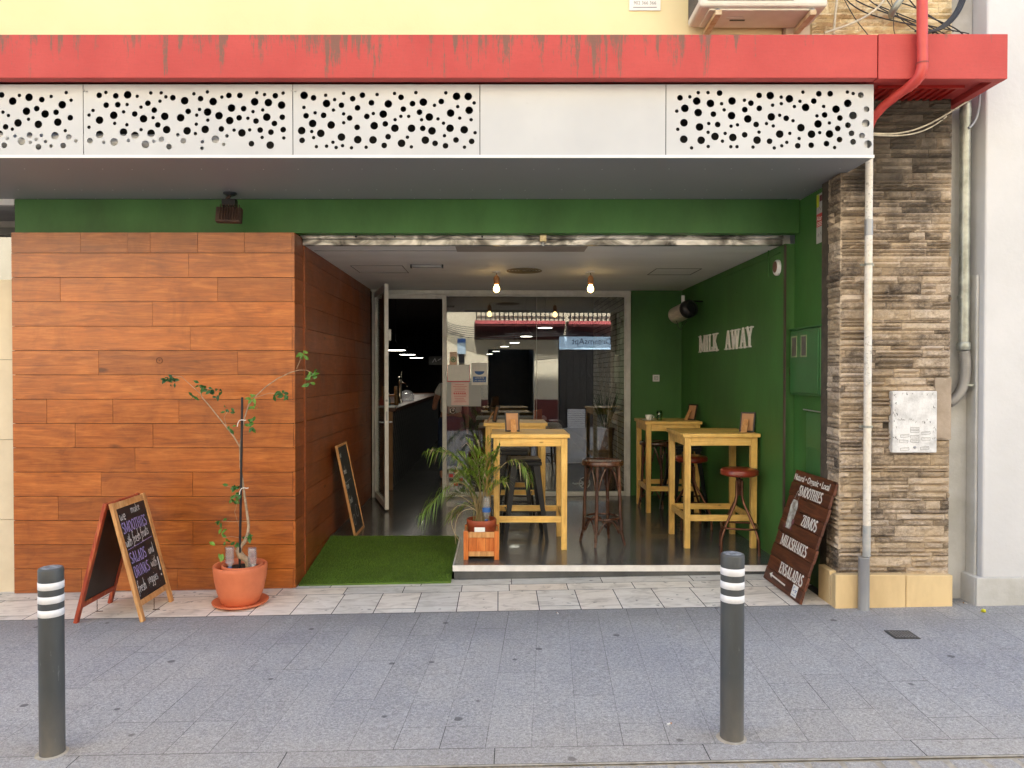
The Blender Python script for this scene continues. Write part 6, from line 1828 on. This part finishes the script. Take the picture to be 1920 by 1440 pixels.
# ================================================================== OPPOSITE SIDE OF THE STREET (seen mirrored in the glass)
op = thing('opposite_building', 'cream building across the street with dark red wainscot, mirrored in the glass', 'building', (0, -3.2, 0))
OW = mat('cream_opposite_render', (.72, .66, .52), (.66, .60, .46), 2, .85, bmp=.15)
OR = mat('dark_red_wainscot', (.16, .03, .025), (.12, .022, .02), 4, .6)
YO = -3.2
mb = MB(); mb.box(-14, .55, YO - .3, YO, -.3, 9.5); mb.box(1.9, 2.60, YO - .3, YO, -.3, 9.5); mb.box(.55, 1.9, YO - .3, YO, 2.35, 9.5); mb.box(2.6, 4.5, YO - .3, YO, 2.75, 9.5); mb.box(4.5, 14, YO - .3, YO, -.3, 9.5)
part(mb, 'wall', OW, op)
mb = MB(); mb.box(-14, .54, YO + .001, YO + .012, -.3, .88); mb.box(1.91, 2.59, YO + .001, YO + .012, -.3, .88); part(mb, 'wainscot', OR, op)
mb = MB(); mb.box(.55, 1.9, YO - 1.5, YO - 1.4, -.2, 2.4); mb.box(.4, .55, YO - 1.4, YO - .3, -.2, 2.4); mb.box(1.9, 2.05, YO - 1.4, YO - .3, -.2, 2.4); part(mb, 'doorway', BLACK_M, op)
mb = MB(); mb.box(2.6, 4.5, YO - 1.5, YO - 1.4, -.2, 2.8); part(mb, 'shop_back', mat('warm_shop_back', (.16, .07, .04), (.08, .04, .03), 3, .7), op)
mb = MB().box(2.62, 4.48, YO - .20, YO - .19, 0, 2.33); part(mb, 'shop_glass', clear('shop_glass', (.6, .6, .62), .1), op)
mb = MB()
for k in range(9): mb.box(2.66 + k * .2, 2.675 + k * .2, YO - .17, YO - .155, .0, 2.33)
for zz in (.7, 1.5): mb.box(2.66, 4.4, YO - .152, YO - .14, zz, zz + .015)
part(mb, 'shop_grille', BLACK_M, op)
bc = thing('opposite_balcony', 'red edged balcony with black railing across the street, mirrored in the glass', 'balcony', (2, -2.9, 3.0))
mb = MB()
for xa_, xb_ in ((.15, 2.72), (2.82, 7.5), (-6.5, -1.6)):
    mb.add([(xa_, YO + .001, 2.62), (xb_, YO + .001, 2.62), (xb_, YO + .55, 2.98), (xa_, YO + .55, 2.98), (xa_, YO + .001, 3.13), (xb_, YO + .001, 3.13), (xb_, YO + .55, 3.13), (xa_, YO + .55, 3.13)],
           [(0, 3, 2, 1), (4, 5, 6, 7), (3, 7, 6, 2), (1, 2, 6, 5), (0, 4, 7, 3), (0, 1, 5, 4)])
part(mb, 'slab', mat('shade_dark_red_slab', (.12, .018, .018), (.08, .012, .012), 5, .6), bc)  # shade under the balcony put into a darker red than the lip
mb = MB()
for xa_, xb_ in ((.15, 2.72), (2.82, 7.5), (-6.5, -1.6)): mb.box(xa_, xb_, YO + .551, YO + .57, 3.04, 3.135)
part(mb, 'lip', mat('lit_red_lip', (.62, .14, .15), None, 5, .6), bc)  # lighter red of the same balcony, front edge coloured as lit
mb = MB()
for xa_, xb_ in ((.15, 2.72), (2.82, 7.5), (-6.5, -1.6)):
    x = xa_ + .03
    while x < xb_: mb.box(x, x + .03, YO + .51, YO + .54, 3.131, 4.0); x += .13
    mb.box(xa_, xb_, YO + .505, YO + .535, 4.0, 4.04)
part(mb, 'railing', BLACK_M, bc)
osn = thing('blue_shop_sign', 'pale blue apartment office sign across the street, mirrored in the glass', 'sign', (2.62, YO + .02, 2.34))
MB().box(0, 2.0, 0, .12, 0, .37).build('panel', emit('pale_blue_sign', (.50, .70, .92), .35), osn)  # mild emission added to brighten the sign in the reflection
mb = MB(frame_matrix((1.98, .121, 0), (-1, 0, 0), (0, 0, 1))); font_text(mb, 'DreamsApt', .25, .45, .15, .001, .001); font_text(mb, 'Dreams for lovers', .07, .85, .05, .001, .001) if 0 else None
mb.build('lettering', mat('navy_letters', (.04, .06, .22), None, 5, .5, bmp=0), osn)
mb = MB(frame_matrix((1.98, .121, 0), (-1, 0, 0), (0, 0, 1))); font_text(mb, 'Dreams for living', .07, .95, .05, .001, .001); mb.build('small_lettering', mat('teal_letters', (.05, .3, .35), None, 5, .5, bmp=0), osn)
gt = thing('white_shutter_gate', 'low white louvred gate across the street, mirrored in the glass', 'gate', (2.86, YO + .08, 0))
for k in range(9): MB().box(0, .52, 0, .02, .05 + k * .062, .102 + k * .062).build('louvre', WHITE_M, gt)
ocb = cable('street_cables', 'black cables strung along the opposite facade, mirrored in the glass', [([(0, 0, 1)] * 2, .001)], CABLE, .01)
for k in range(6):
    mb = MB(); mb.tube(bez([Vector((-1.2 + k * .1, YO + .06, 3.3 - k * .02)), Vector((-.5, YO + .12, 2.2 + k * .12)), Vector((1.2, YO + .6, 2.75 + .04 * k)), Vector((2.7, YO + .6, 2.75 + .05 * k)), Vector((4.6, YO + .1, 2.8 + k * .04))]), .012, 6)
    mb.build('strand', CABLE, ocb)
opn = thing('orange_panel', 'narrow orange wall panel across the street, mirrored in the glass', 'panel', (-.8, YO + .02, 1.3))
MB().box(-.15, .15, 0, .03, 0, 1.5).build('panel', mat('orange_paint', (.70, .36, .16), None, 5, .7, bmp=0), opn)
oln = thing('street_plaque', 'blue and white plaque across the street, mirrored in the glass', 'plaque', (-.2, YO + .02, 2.2))
MB().box(-.14, .10, 0, .03, 0, .45).build('plate', mat('light_blue_plate', (.5, .65, .8), None, 5, .5, bmp=0), oln); MB().box(-.14, .10, .031, .036, .33, .45).build('blue_field', BLUE, oln); MB().box(-.10, .06, .0, .05, -.25, -.01).build('fixture', BLACK_M, oln)
